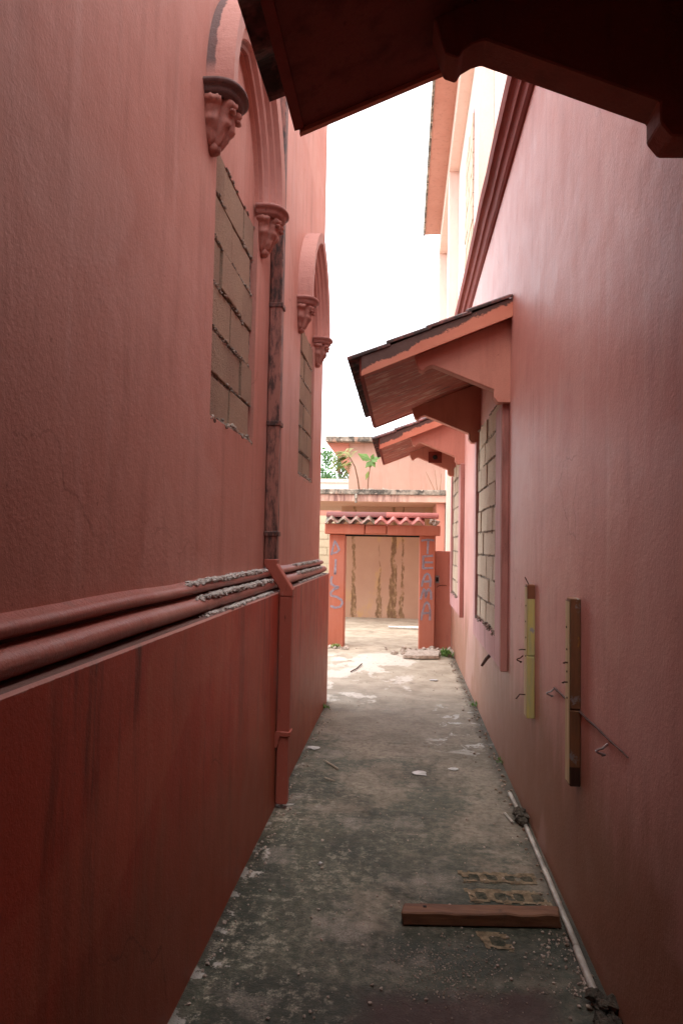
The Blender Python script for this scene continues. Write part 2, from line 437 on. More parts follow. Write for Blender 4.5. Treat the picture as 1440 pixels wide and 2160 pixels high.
def ground_mat():
    n = NT("old_concrete_floor")
    big = n.noise(1.1, 7, .62); mid = n.noise(3.3, 7, .66); fine = n.noise(24, 6, .7); vf = n.noise(120, 3, .6)
    col = n.mix(n.ramp(big, .38, .62), (0.29, 0.25, 0.19), (0.20, 0.175, 0.13))
    col = n.mix(n.ramp(mid, .42, .68, 0, .7), col, (0.13, 0.105, 0.08))
    col = n.mix(n.ramp(fine, .44, .62, 0, .6), col, (0.085, 0.072, 0.052))
    # algae: strongest on the left and in the foreground
    lat = n.ramp(n.X, -.8, .55, .13, -.03)
    near = n.ramp(n.Y, 2.4, 5.6, .10, -.15)
    al = n.add(n.add(n.noise(1.9, 8, .68, dist=.4), lat), near)
    am = n.mul(n.ramp(al, .45, .55), n.ramp(n.add(n.mul(fine, .6), n.mul(vf, .4)), .38, .56, .35, 1))
    col = n.mix(n.mul(am, .88), col, n.mix(mid, (0.014, 0.026, 0.013), (0.042, 0.056, 0.030)))
    # large blackish damp stains
    bs = n.add(n.noise(.95, 8, .66, dist=.8), n.ramp(n.Y, 2.3, 6.2, .10, -.11))
    col = n.mix(n.mul(n.ramp(bs, .50, .60), n.ramp(fine, .3, .6, .55, .9)), col, (0.024, 0.030, 0.020))
    # pale lime flakes and worn specks scattered near the left wall
    reg = n.mul(n.ramp(n.X, -.75, .35, 1, 0), n.ramp(n.Y, 4.0, 5.4, 1, 0))
    patch = n.ramp(n.noise(2.1, 5, .65), .42, .6)
    fl = n.ramp(n.add(n.noise(19, 8, .78), n.ramp(patch, 0, 1, -.03, .05)), .53, .64)
    col = n.mix(n.mul(n.mul(fl, reg), n.ramp(vf, .35, .55, .3, 1)), col, n.mix(fine, (0.52, 0.47, 0.36), (0.32, 0.29, 0.21)))
    wl = n.ramp(n.add(n.noise(7, 6, .7), n.ramp(n.X, -.72, -.52, .07, -.15)), .60, .625)
    col = n.mix(n.mul(n.mul(wl, n.ramp(n.Y, 5.2, 5.6, 1, 0)), .8), col, (0.50, 0.47, 0.42))
    # sand and dust
    sa = n.ramp(n.noise(2.4, 7, .7), .54, .66)
    col = n.mix(n.mul(sa, n.ramp(vf, .35, .6, .2, .7)), col, (0.36, 0.305, 0.25))
    # the further part is drier and paler
    far = n.ramp(n.add(n.Y, n.mul(big, 1.6)), 6.3, 8.8)
    dry = n.mix(n.ramp(mid, .4, .62), (0.44, 0.385, 0.30), (0.30, 0.255, 0.19))
    dry = n.mix(n.ramp(n.noise(4, 6, .7, vec=n.scale(n.P, (1, .5, 1))), .58, .70, 0, .65), dry, (0.16, 0.13, 0.10))
    col = n.mix(far, col, dry)
    # spilled white lime with hard edges
    e = n.mul(n.math('SUBTRACT', n.noise(2.0, 6, .65), .5), 1.5)
    p1 = n.ramp(n.add(n.Y, e), 6.9, 6.96)
    p1 = n.mul(p1, n.ramp(n.add(n.X, n.add(n.mul(e, .45), n.mul(n.math('SUBTRACT', n.Y, 7.2), -.08))), .02, .06, 1, 0))
    p1 = n.mul(p1, n.ramp(n.add(n.Y, n.mul(e, .8)), 9.6, 9.9, 1, 0))
    hole = n.ramp(n.noise(1.5, 7, .68, vec=n.scale(n.P, (.8, .6, 1))), .47, .51, 1, .06)
    col = n.mix(n.mul(n.mul(p1, hole), n.ramp(fine, .3, .55, .45, .9)), col, (0.60, 0.56, 0.49))
    # thin chalky smear half way along the right
    c1 = n.ramp(n.noise(5, 8, .74, dist=.7), .56, .60)
    reg = n.mul(n.ramp(n.math('ABSOLUTE', n.math('SUBTRACT', n.Y, 6.0)), .5, 1.0, 1, 0), n.ramp(n.X, .1, .35))
    col = n.mix(n.mul(n.mul(c1, reg), .8), col, (0.55, 0.54, 0.50))
    # dark brown-red damp patch in the foreground
    d = n.add(n.Y, n.mul(n.math('SUBTRACT', n.noise(2.6, 6, .66), .5), .55))
    dp = n.mul(n.ramp(d, 2.42, 2.52, 1, 0), n.ramp(n.add(n.X, n.mul(mid, .3)), -.05, .1))
    dp = n.mul(dp, n.ramp(n.add(n.X, n.mul(mid, .3)), .6, .7, 1, 0))
    col = n.mix(n.mul(dp, .75), col, (0.055, 0.022, 0.018))
    # dirt gathered along the foot of both walls
    ed = n.math('MAXIMUM', n.mul(n.ramp(n.add(n.X, n.mul(mid, .10)), .66, .73), n.ramp(n.Y, 9.8, 10.2, 1, 0)), n.mul(n.ramp(n.add(n.X, n.mul(mid, -.12)), -.74, -.80), n.ramp(n.Y, 6.7, 6.9, 1, 0)))
    col = n.mix(n.mul(ed, .7), col, (0.04, 0.035, 0.025))
    h = n.add(n.add(n.mul(fine, 1.0), n.mul(mid, 1.2)), n.mul(vf, .5))
    rg = n.ramp(am, 0, 1, .78, .58)
    return n.done(col, rg, n.bump(h, .010, .7), .35)
GROUND = ground_mat()

# ================================================================== THE GROUND
g = MB()
NX, NY = 40, 120
def gz(x, y):
    return 0.006 * mnoise.noise((x * 1.1, y * 1.1, 0)) + 0.002 * mnoise.noise((x * 5, y * 5, 3))
rows = []
for j in range(NY + 1):
    y = -3 + 18.5 * j / NY
    rows.append([(-2 + 4 * i / NX, y, gz(-2 + 4 * i / NX, y)) for i in range(NX + 1)])
g.grid(rows)
go = g.build("concrete_floor", GROUND, smooth=True, fix=False); tag(go, kind="structure")
fg = MB().quad((-300, -300, -.02), (300, -300, -.02), (300, 500, -.02), (-300, 500, -.02)).build("ground", GROUND, fix=False)
tag(fg, kind="structure")

# ================================================================== LEFT BUILDING
LX = -0.83; PX = -0.735; LEND = 6.68
LB = thing("left_building", "tall pink plastered building with red plinth and blocked-up pointed windows along the left", "building", (-3, 2, 0))
ARCHES = (3.235, 5.65)
HS = .415; ZS = 3.42; C0 = -.162; R_IN = .577
def arc(R, n=14):
    te = math.acos(-C0 / R); return [(C0 + R * cos(te * i / n), R * sin(te * i / n)) for i in range(n + 1)]
def lancet(yc, zb=2.09):
    a = arc(R_IN)
    right = [(yc + p, ZS + q) for p, q in a]
    left = [(yc - p, ZS + q) for p, q in a[::-1][1:]]
    return [(yc - HS, zb), (yc + HS, zb)] + right + left

def holed_face(bm, X, outer, holes):
    eds = []
    for loop in [outer] + holes:
        vs_ = [bm.verts.new((X, y, z)) for y, z in loop]
        for i in range(len(vs_)): eds.append(bm.edges.new((vs_[i], vs_[(i + 1) % len(vs_)])))
    bmesh.ops.triangle_fill(bm, use_beauty=True, use_dissolve=False, edges=eds)

def holed_wall(name, X, outer, holes, depth, mat, parent, extra):
    """wall face in the plane x = X with openings and their reveals; extra: more quads closing the volume"""
    bm = bmesh.new(); holed_face(bm, X, outer, holes)
    for h in holes:
        for i in range(len(h)):
            a, b = h[i], h[(i + 1) % len(h)]
            q = [bm.verts.new(p) for p in ((X, *a), (X, *b), (X + depth, *b), (X + depth, *a))]
            bm.faces.new(q)
    for q in extra: bm.faces.new([bm.verts.new(p) for p in q])
    bmesh.ops.remove_doubles(bm, verts=bm.verts, dist=1e-5)
    me = bpy.data.meshes.new(name); bm.to_mesh(me); bm.free(); me.materials.append(mat)
    return link(bpy.data.objects.new(name, me), parent, (0, 0, 0))

Y0, ZT = -6.0, 6.6
holed_wall("wall", LX, [(Y0, 1.0), (LEND, 1.0), (LEND, ZT), (Y0, ZT)], [lancet(y) for y in ARCHES], -.08, PINK, LB,
           [[(LX, LEND, 0), (-5, LEND, 0), (-5, LEND, ZT), (LX, LEND, ZT)], [(LX, Y0, ZT), (LX, LEND, ZT), (-5, LEND, ZT), (-5, Y0, ZT)],
            [(-5, Y0, 0), (-5, LEND, 0), (-5, LEND, ZT), (-5, Y0, ZT)], [(LX, Y0, 0), (-5, Y0, 0), (-5, Y0, ZT), (LX, Y0, ZT)]])
# plinth with a faintly uneven face
pl = MB()
n = 70
rows = []
for z, k in ((-.03, 0), (.3, 1), (.7, 1), (1.0, 1), (1.252, 1)):
    rows.append([(PX + k * .004 * mnoise.noise((y * 1.3, z * 2, 0)), y, z) for y in [Y0 + (6.75 - Y0) * i / n for i in range(n + 1)]])
rows.append([(PX - .006, p[1], 1.262) for p in rows[-1]])
rows.append([(LX - .05, p[1], 1.262) for p in rows[-1]])
pl.grid(rows)
pl.quad((PX, 6.75, -.03), (-5, 6.75, -.03), (-5, 6.75, 1.262), (PX, 6.75, 1.262))
pl.quad((LX, 6.75, 1.262), (LX, LEND, 1.262), (-5, LEND, 1.262), (-5, 6.75, 1.262))
pl.build("plinth", RED, LB, smooth=False)

def roll(cx, cz, rx, rz, a0, a1, k=9):
    return [(cx + rx * cos(a0 + (a1 - a0) * i / k), cz + rz * sin(a0 + (a1 - a0) * i / k)) for i in range(k + 1)]
prof_u = [(LX - .02, 1.398), (LX, 1.397), (LX + .014, 1.388)] + roll(LX + .012, 1.366, .030, .021, pi / 2.4, -pi / 2) + [(LX - .02, 1.345)]
prof_l = [(LX - .02, 1.336), (LX + .008, 1.336)] + roll(LX + .026, 1.300, .046, .033, pi / 1.9, -pi / 2) + [(LX - .02, 1.264)]
m1 = MB().prism_y(prof_u, Y0, 6.70, 160, .0045).build("upper_moulding", MOULD, LB, smooth=True)
m2 = MB().prism_y(prof_l, Y0, 6.72, 160, .0045).build("lower_moulding", MOULD, LB, smooth=True)
MB().box(LX - .03, LX + .012, Y0, 6.70, 1.325, 1.352).build("moulding_groove", simple("groove_dark_red", (0.09, 0.035, 0.028), .9), LB)  # dark red strip filling the groove between the two mouldings

def smear(y0, y1, cnt, seed, parent):
    mb = MB(); R = random.Random(seed)
    for i in range(cnt):
        t = R.betavariate(2, 1.6); y = y0 + (y1 - y0) * t
        row = R.choice((0, 0, 1, 1, 1, 2))
        if row == 0: c = (LX + .006 + R.random() * .030, y, 1.394 - R.random() * .014)
        elif row == 1: c = (LX + .03 + R.random() * .034, y, 1.336 - R.random() * .014)
        else: c = (PX - .012 - R.random() * .03, y, 1.264)
        r = R.uniform(.005, .017)
        mb.blob(c, r, 1, (1.0, 1.8, .7), .5, i)
    o = mb.build("cement_smear", CEMENT, parent, fix=False)
    tag(o, "grey cement dropped along the moulding", kind="stuff")
smear(2.50, 3.96, 1100, 1, LB)
smear(4.9, 6.45, 650, 2, LB)

# hood moulds, corbels, infill
HOOD_P = [(.004, -.012), (.004, .022), (.018, .028), (.032, .05), (.066, .055), (.078, .078), (.098, .084), (.112, .112), (.19, .118), (.19, -.012)]
def hood(yc, parent):
    mb = MB()
    for s in (-1, 1):
        cols = []
        for rho, p in HOOD_P:
            R = R_IN + rho; te = math.acos(-C0 / R)
            cols.append([(LX + p, yc + s * (C0 + R * cos(te * i / 20)), ZS + R * sin(te * i / 20)) for i in range(21)])
        rows = [[cols[j][i] for j in range(len(cols))] for i in range(21)]
        mb.grid(rows, closed_u=True)
        mb.f.append(tuple(len(mb.v) - len(rows) * len(cols) + j for j in range(len(cols))))
    return mb.build("hood_mould", HOODM, parent)
def hood_mat():
    n = NT("hood_mould_paint")
    col = n.mix(n.ramp(n.noise(2.2, 6, .6), .35, .65), (0.52, 0.245, 0.195), (0.45, 0.19, 0.15))
    # black mould that settles next to the wall on the outer edge of the near hood
    e = n.add(n.X, n.mul(n.noise(12, 6, .7), .05))
    nearh = n.ramp(n.Y, 3.0, 3.3, 1, 0)
    m = n.mul(n.ramp(e, LX + .058, LX + .064, 1, 0), nearh)
    out = n.ramp(n.Z, 3.45, 3.52)
    col = n.mix(n.mul(n.mul(m, out), .85), col, (0.05, 0.03, 0.03))
    col = n.mix(n.ramp(n.noise(3.1, 6, .65, vec=n.scale(n.P, (5, 5, .5))), .55, .72, 0, .35), col, (0.22, 0.07, 0.05))
    return n.done(col, .6, n.bump(n.add(n.noise(85, 4, .6), n.noise(9, 3, .6)), .004, .6))
HOODM = hood_mat()
CORB = plaster("corbel_paint", (0.50, 0.22, 0.17), (0.42, 0.165, 0.125), (0.08, 0.035, 0.03), 0.7, pale=(0.52, 0.27, 0.22), rough=.6)
RIMC = plaster("corbel_rim", (0.46, 0.20, 0.16), (0.40, 0.16, 0.13), (0.10, 0.05, 0.04), 0.4, rough=.6)
RIMD = plaster("corbel_rim_mouldy", (0.16, 0.09, 0.08), (0.09, 0.06, 0.055), (0.03, 0.02, 0.02), 0.8, rough=.8)

def corbel(yc, zt, parent, rim):
    """half-round leaf capital growing from the wall"""
    H_ = .235
    mb = MB()
    NA, NZ = 44, 26
    rows = []
    for i in range(NZ + 1):
        t = i / NZ                       # 0 top, 1 bottom
        z = zt - .06 - t * (H_ - .06)
        base = .102 * (1 - t) ** .55 * .62 + .040 + .012 * (1 - t)
        row = []
        for j in range(NA + 1):
            a = -pi / 2 + pi * j / NA
            best = min((-1.25, -.42, .42, 1.25), key=lambda q: abs(a - q)); da = (a - best) / .42
            leaf = max(0.0, 1 - da * da)                              # four overlapping acanthus leaves
            vein = .5 + .5 * cos(20 * da * (1.1 - .6 * t) + 5 * abs(da) * t)
            mid = math.exp(-(da / .12) ** 2)
            curl = math.exp(-((t - .06) / .06) ** 2) * .016 * leaf + math.exp(-((t - .5) / .10) ** 2) * .012 * leaf
            r = base * (.84 + .24 * leaf) + .009 * vein * leaf * (1 - .4 * t) - .009 * mid * (1 - t) + curl
            r += .006 * mnoise.noise((a * 3, t * 6, yc))
            r *= .88
            row.append((LX - .01 + r * 1.12 * cos(a) ** .8, yc + r * sin(a), z - .012 * leaf * math.exp(-((t - .1) / .1) ** 2)))
        rows.append(row)
    mb.grid(rows)
    body = mb.build("corbel", CORB, parent, smooth=True)
    # moulded rim
    rm = MB(); rows = []
    for z, r in ((0, .001), (0, .116), (-.006, .124), (-.018, .126), (-.026, .118), (-.032, .110), (-.046, .110), (-.056, .102), (-.066, .09)):
        rows.append([(LX - .01 + r * 1.30 * max(0, cos(a)) ** .55, yc + r * 1.05 * sin(a), zt + z) for a in [-pi / 2 + pi * j / 30 for j in range(31)]])
    rm.grid(rows).build("rim", rim, body, smooth=True)
    MB().blob((LX + .012, yc - .004, zt - H_ + .002), .036, 2, (.95, .95, .8), .12, 3).build("bud", CORB, body, smooth=True)
    for k, a in enumerate((-.42, .42)):
        MB().blob((LX + .112 * cos(a), yc + .100 * sin(a), zt - .100), .013, 2, (1.2, 1.5, .8), .4, k).build("leaf_tip", CORB, body, smooth=True)

def unit_block(seed):
    bm = bmesh.new(); bmesh.ops.create_cube(bm, size=1.0)
    bmesh.ops.bevel(bm, geom=bm.edges[:], offset=.022, segments=1, affect='EDGES')
    R = random.Random(seed)
    for v in bm.verts:
        v.co += Vector((R.uniform(-.012, .012), R.uniform(-.008, .008), R.uniform(-.012, .012)))
    me = bpy.data.meshes.new("block"); bm.to_mesh(me); bm.free(); return me
def blocks_for(mat):
    out = []
    for s in range(4):
        me = unit_block(s); me.materials.append(mat); out.append(me)
    return out
BK, BKY, BKP = blocks_for(BLOCK), blocks_for(BLOCK_Y), blocks_for(BLOCK_P)

def infill(name, parent, X, face, y0, y1, z0, z1, courses, meshes, mort, seed, L=.40, label=None, plane='x', gap=.012, depth=.10, crumbs=0, proud=.013):
    """blocked-up opening: rough mortar bed with each block standing proud of it. face = +1/-1 side the blocks look to"""
    R = random.Random(seed)
    mb = MB()
    NI, NJ = max(2, int((y1 - y0) / .035)), max(2, int((z1 - z0) / .035))
    rows = []
    for j in range(NJ + 1):
        z = z0 + (z1 - z0) * j / NJ
        row = []
        for i in range(NI + 1):
            y = y0 + (y1 - y0) * i / NI
            q = X + face * (.010 * mnoise.noise((y * 17, z * 17, seed)) - .004)
            row.append((q, y, z) if plane == 'x' else (y, q, z))
        rows.append(row)
    mb.grid(rows)
    base = mb.build(name, mort, parent, fix=False)
    if label: base["label"] = label
    ch = (z1 - z0) / courses
    for c in range(courses):
        za, zb = z0 + c * ch + gap * .5, z0 + (c + 1) * ch - gap * .5
        y = y0 - (L * .5 if c % 2 else 0) - R.uniform(0, .05)
        while y < y1 - .03:
            a, b = max(y, y0) + gap * .5, min(y + L, y1) - gap * .5
            if b - a > .05:
                zz0, zz1 = za + R.uniform(-.004, .007), zb - R.uniform(-.004, .010)
                q = X + face * (proud - depth / 2 + R.uniform(-.006, .007))
                ctr = (q, (a + b) / 2, (zz0 + zz1) / 2) if plane == 'x' else ((a + b) / 2, q, (zz0 + zz1) / 2)
                sc = (depth, b - a, zz1 - zz0) if plane == 'x' else (b - a, depth, zz1 - zz0)
                inst(R.choice(meshes), "block", base, ctr, sc, (R.uniform(-.012, .012), 0, 0))
            y += L
    if crumbs:
        cb = MB()
        for i in range(crumbs):
            zz = z0 + ch * R.randint(0, courses) + R.gauss(0, .005); yy = R.uniform(y0 + .01, y1 - .01)
            if mnoise.noise((yy * 3.1, zz * 5, seed)) < -.15: continue
            zz = min(max(zz, z0 + .004), z1 - .01)
            cb.blob((X + face * R.uniform(.004, .016), yy, zz), R.uniform(.004, .010), 1, (.8, 1.5, .8), .6, i)
        tag(cb.build("joint_crumbs", MORTAR_G, base, fix=False), kind="stuff")
    return base

for k, yc in enumerate(ARCHES):
    hood(yc, LB)
    corbel(yc - .51, 3.425, LB, RIMD if k == 0 else RIMC)
    corbel(yc + .51, 3.425, LB, RIMC)
    infill("window_infill", LB, LX - .030, 1, yc - HS, yc + HS, 2.09, 3.30, 6, BK, MORTAR, 11 + k, L=.40, gap=.012, crumbs=300, proud=.010,
           label="blocked-up window of grey brown concrete blocks under the %s pointed hood" % ("near" if k == 0 else "far"))
    ty = MB()
    pts = [(LX - .022, y, z) for y, z in lancet(yc, 3.295)]
    ty.poly(pts).quad((LX - .022, yc - HS, 3.295), (LX - .022, yc + HS, 3.295), (LX - .07, yc + HS, 3.295), (LX - .07, yc - HS, 3.295))
    ty.build("tympanum", PINK, LB)
    cr = MB(); R = random.Random(50 + k)
    for i in range(90):
        cr.blob((LX - .012 + R.uniform(-.008, .008), yc - HS + 2 * HS * R.random(), 2.088 + R.uniform(-.012, .022) + .01 * sin(i)), R.uniform(.006, .014), 1, (1, 1.4, .8), .6, i)
    for i in range(12):
        cr.blob((LX - .018, yc - HS + 2 * HS * R.random(), 3.296 + R.uniform(-.006, .004)), R.uniform(.004, .008), 1, (.6, 2.6, .8), .6, i)
    tag(cr.build("mortar_crumbs", MORTAR_G, LB, fix=False), "broken mortar along the opening edge", kind="stuff")

# ------------------------------------------------------------------ downpipe
DP = thing("downpipe", "square downpipe, blackened above and red below, running down beside the near pointed window", "downpipe", (-.70, 4.04, 0))
py0, py1 = 4.0, 4.078
MB().box(-.826, -.752, py0, py1, 2.99, 6.4).build("upper_section", PIPE_D, DP, bevel=.006)
MB().box(-.826, -.752, py0, py1, 2.262, 2.988).build("upper_section", PIPE_M, DP, bevel=.006)
MB().box(-.826, -.752, py0, py1, 1.60, 2.26).build("upper_section", PIPE_M, DP, bevel=.006)
MB().box(-.826, -.752, py0, py1, 1.445, 1.598).build("upper_section", PIPE_D, DP, bevel=.006)
el = MB()
rows = []
for x, z in ((-.826, 1.455), (-.826, 1.425), (-.728, 1.275), (-.728, 1.235)):
    rows.append([(x, py0 - .003, z), (x + .078, py0 - .003, z + (.02 if False else 0)), (x + .078, py1 + .003, z), (x, py1 + .003, z)])
el.grid(rows, closed_u=True, cap=True)
el.build("elbow", PIPE_R, DP, bevel=.005)
MB().box(-.729, -.653, py0, py1, .43, 1.236).build("lower_section", PIPE_R, DP, bevel=.006)
MB().box(-.727, -.660, py0 + .004, py1 - .004, .028, .425).build("lower_section", PIPE_R, DP, bevel=.006)
for z, pm, x0 in ((2.985, PIPE_D, -.829), (2.265, PIPE_D, -.829), (1.605, PIPE_D, -.829), (.435, PIPE_R, -.732)):
    MB().box(x0, x0 + .086, py0 - .006, py1 + .006, z - .016, z + .014).build("collar", pm, DP, bevel=.004)
MB().poly([(-.735, py0 - .012, .36), (-.735, py0 - .012, .45), (-.70, py0 - .012, .45), (-.722, py0 - .012, .36)]).poly(
    [(-.735, py0 - .016, .36), (-.735, py0 - .016, .45), (-.70, py0 - .016, .45), (-.722, py0 - .016, .36)]).build("strap", PIPE_R, DP)

# ================================================================== RIGHT BUILDING
RX = 0.72
RB = thing("right_building", "pink plastered right-hand building with tiled concrete awnings over blocked-up windows", "building", (2, 3, 0))
WINS = ((5.19, 6.62, .89, 2.66, 9), (8.72, 10.02, .89, 2.66, 9))
holes = [[(a, c), (b, c), (b, d), (a, d)] for a, b, c, d, _ in WINS]
REND = 10.72; RTOP = 4.28
holed_wall("wall", RX, [(-6, -.03), (REND, -.03), (REND, RTOP), (-6, RTOP)], holes, .12, PINK_R, RB,
           [[(RX, REND, -.03), (1.2, REND, -.03), (1.2, REND, RTOP), (RX, REND, RTOP)], [(RX, -6, RTOP), (RX, REND, RTOP), (1.2, REND, RTOP), (1.2, -6, RTOP)]])
cop = [(RX + .3, 4.24), (RX - .012, 4.24), (RX - .03, 4.262), (RX - .034, 4.33), (RX - .04, 4.345), (RX - .058, 4.352), (RX - .062, 4.44), (RX - .075, 4.452),
       (RX - .098, 4.46), (RX - .104, 4.57), (RX - .09, 4.60), (RX + .3, 4.64)]
MB().prism_y(cop, -6, REND + .05, 60, .006).build("coping", COPING, RB)

SL = .396
def soff(x): return 2.74 + (x + .304) * SL
def awning(parent, y0, y1, by0, by1, label, seed, tiles=True, under=None, brk=None):
    """tiled concrete awning: sloping slab, side fascias, two shaped brackets, rows of clay tiles"""
    X_OUT = -.30; T = .105
    sl = MB().prism_y([(RX + .05, soff(RX + .05)), (X_OUT, soff(X_OUT)), (X_OUT, soff(X_OUT) + T), (RX + .05, soff(RX + .05) + T)], y0 + .02, y1 - .02, 1)
    a = sl.build("awning", under or SOFFIT, parent); a["label"] = label
    for ya, yb in ((y0, y0 + .0185), (y1 - .0185, y1)):
        MB().prism_y([(RX, soff(RX) - .012), (X_OUT - .014, soff(X_OUT) - .018), (X_OUT - .014, soff(X_OUT) + T + .012), (RX, soff(RX) + T + .014)], ya, yb).build("side_fascia", FASCIA, a)
    MB().prism_y([(X_OUT - .001, soff(X_OUT) - .006), (X_OUT - .028, soff(X_OUT) - .012), (X_OUT - .028, soff(X_OUT) + T), (X_OUT - .001, soff(X_OUT) + T + .01)], y0 + .0195, y1 - .0195).build("eave_board", COPING, a)
    prof = [(RX + .02, soff(RX) + .01), (.055, soff(.055) + .004), (.075, 2.825), (.088, 2.79), (.118, 2.778), (.132, 2.80), (.158, 2.815), (.185, 2.822),
            (.607, 2.645), (.607, 2.592), (.622, 2.572), (.634, 2.556), (RX + .02, 2.552)]
    for b in (by0, by1):
        br = MB().prism_y(prof, b, b + .10).build("bracket", brk or SALMON, a, bevel=.004)
    # clay tiles: wavy, four courses up the slope
    if tiles:
        tw = .20; tl = .315
        me = wave_tile(tw, tl, .034, .016)
        cnt = int(round((y1 - y0 + .02) / tw)); tw2 = (y1 - y0 + .02) / cnt
        ang = math.atan(SL)
        for c in range(4):
            xs = X_OUT - .11 + c * .278
            for i in range(cnt):
                yc = y0 - .01 + (i + .5) * tw2
                x = xs + .0
                z = soff(x) + T + .022 + .010 + random.uniform(-.003, .003)
                o = inst(TILES[(seed + i + c) % len(TILES)], "tile", a, (x, yc, z), (1, tw2 / tw, 1), (0, -ang + .045, random.uniform(-.01, .01)))
    return a

def wave_tile(wd, ln, amp, th, nx=12):
    """S-profile clay tile, long axis +x starting at 0, wave across y"""
    mb = MB(); rows = []
    top = []; bot = []
    for i in range(nx + 1):
        y = -wd / 2 + wd * i / nx
        z = amp * .5 * (1 + cos(2 * pi * i / nx + pi)) * 1.0
        top.append((y, z + th)); bot.append((y, z))
    prof = top + bot[::-1]
    return mb, prof, ln
def make_tile_mesh(name, wd, ln, amp, th, mat, chip=0):
    mb, prof, ln = wave_tile(wd, ln, amp, th)
    rows = [[(x, y, z) for y, z in prof] for x in (0, ln)]
    mb.grid(rows, closed_u=True, cap=False)
    npf = len(prof); h = npf // 2
    for r in (0, 1):
        for i in range(h - 1):
            q = (r * npf + i, r * npf + i + 1, r * npf + npf - 2 - i, r * npf + npf - 1 - i)
            mb.f.append(q)
    me = bpy.data.meshes.new(name); me.from_pydata(mb.v, [], mb.f)
    bm = bmesh.new(); bm.from_mesh(me); bmesh.ops.recalc_face_normals(bm, faces=bm.faces); bm.to_mesh(me); bm.free()
    me.materials.append(mat)
    for p in me.polygons: p.use_smooth = False
    return me
TILES = [make_tile_mesh("tile", .20, .315, .034, .016, TILE) for _ in range(1)]

SHADE_RED = plaster("shade_dark_soffit", (0.21, 0.058, 0.042), (0.15, 0.042, 0.032), (0.05, 0.018, 0.015), 0.6, rough=.8, spec=.2)  # darker soffit red: shade under the near awning painted into the colour
SHADE_BRK = plaster("shade_dark_bracket", (0.26, 0.075, 0.05), (0.21, 0.06, 0.04), (0.09, 0.03, 0.022), 0.5, rough=.7, spec=.3)  # darkened bracket colour, the near awning's shade painted in
awning(RB, -.35, 1.90, -.25, 1.68, "dark underside of the nearest awning overhead", 0, under=SHADE_RED, brk=SHADE_BRK)
awning(RB, 4.70, 6.87, 4.79, 6.66, "tiled awning over the nearer blocked-up window on the right", 1)
a3 = awning(RB, 8.33, 10.06, 8.42, 9.86, "smaller-looking far tiled awning near the gateway", 2)
lp = MB().box(.33, .52, 9.845, 9.858, 2.74, 2.90).build("lamp_plate", COPING, a3)
MB().blob((.425, 9.83, 2.82), .035, 2, (1, .7, 1), .2, 3).build("lamp_socket", BLACK, a3)

for k, (a, b, c, d, n_) in enumerate(WINS):
    w_ = "nearer" if k == 0 else "farther"
    infill("window_infill", RB, RX - .012, -1, a, b, c, d, n_, BKY, MORTAR_G, 31 + k, L=.40, gap=.010, crumbs=420, proud=.006, label="sandy concrete blocks walling up the %s right-hand window" % w_)
    fr = MB()
    o0, o1 = a - .34, b + .16
    f0 = RX - .045
    fr.box(f0, RX - .001, o0, a, .70, 2.56)
    fr.build("architrave_jamb", LILAC, RB, bevel=.004)
    MB().box(f0 - .004, RX - .001, o0 - .012, o0 + .05, .69, 2.555).build("architrave_strip", MAUVE, RB, bevel=.004)
    MB().box(f0, RX - .001, b, o1, .70, 2.56).build("architrave_jamb", LILAC, RB, bevel=.004)
    MB().box(f0, RX - .001, a + .001, b - .001, .70, c - .005).build("sill_panel", LILAC, RB, bevel=.004)
    cr = MB(); R = random.Random(70 + k)
    for i in range(70):
        cr.blob((RX - .03 + R.uniform(-.014, .012), a + (b - a) * R.random(), c + R.uniform(-.015, .02)), R.uniform(.007, .016), 1, (1, 1.3, .8), .6, i)
    for i in range(50):
        cr.blob((RX - .024, a + R.uniform(-.006, .012), c + (d - c) * R.random() * .95), R.uniform(.005, .011), 1, (.8, .8, 1.5), .6, i)
    tag(cr.build("mortar_crumbs", MORTAR, RB, fix=False), kind="stuff")

# horizontal wall chase with clips; a thin dark tube stands in for the groove
ch = MB()
for y0, y1, z in ((2.28, 3.36, .888), (3.86, 4.12, .872)):
    N = 18
    ch.tube([(RX - .003, y0 + (y1 - y0) * i / N, z + .0015 * sin(i * 1.3)) for i in range(N + 1)], [.002 + .003 * min(1, i / 7) + .0012 * sin(i * 2.7) for i in range(N + 1)], 6)
ch.build("chase_line", simple("chase_dark_brown", (0.10, 0.055, 0.05), .8), RB, fix=False)
def clip(y, z, m, s=1.0):
    pts = [(RX - .002, y, z)] + [(RX - .006 - .030 * s * sin(t), y + .02 * s * t / pi, z - .012 * s - .028 * s * t / pi) for t in [pi * i / 8 for i in range(1, 9)]]
    pts += [(RX - .012, y + .03 * s, z - .045 * s)]
    MB().tube(pts, .004 * s, 6).build("cable_clip", m, RB, fix=False)
clip(3.35, .885, STEEL); clip(2.50, .868, STEEL, 1.1); clip(4.22, .90, RUST); clip(5.3, .80, RUST)
MB().tube([(RX - .002, 5.62, .70), (RX - .06, 5.55, .66), (RX - .10, 5.50, .615)], [.014, .014, .010], 7).build("bent_bolt", RUST, RB, fix=False)

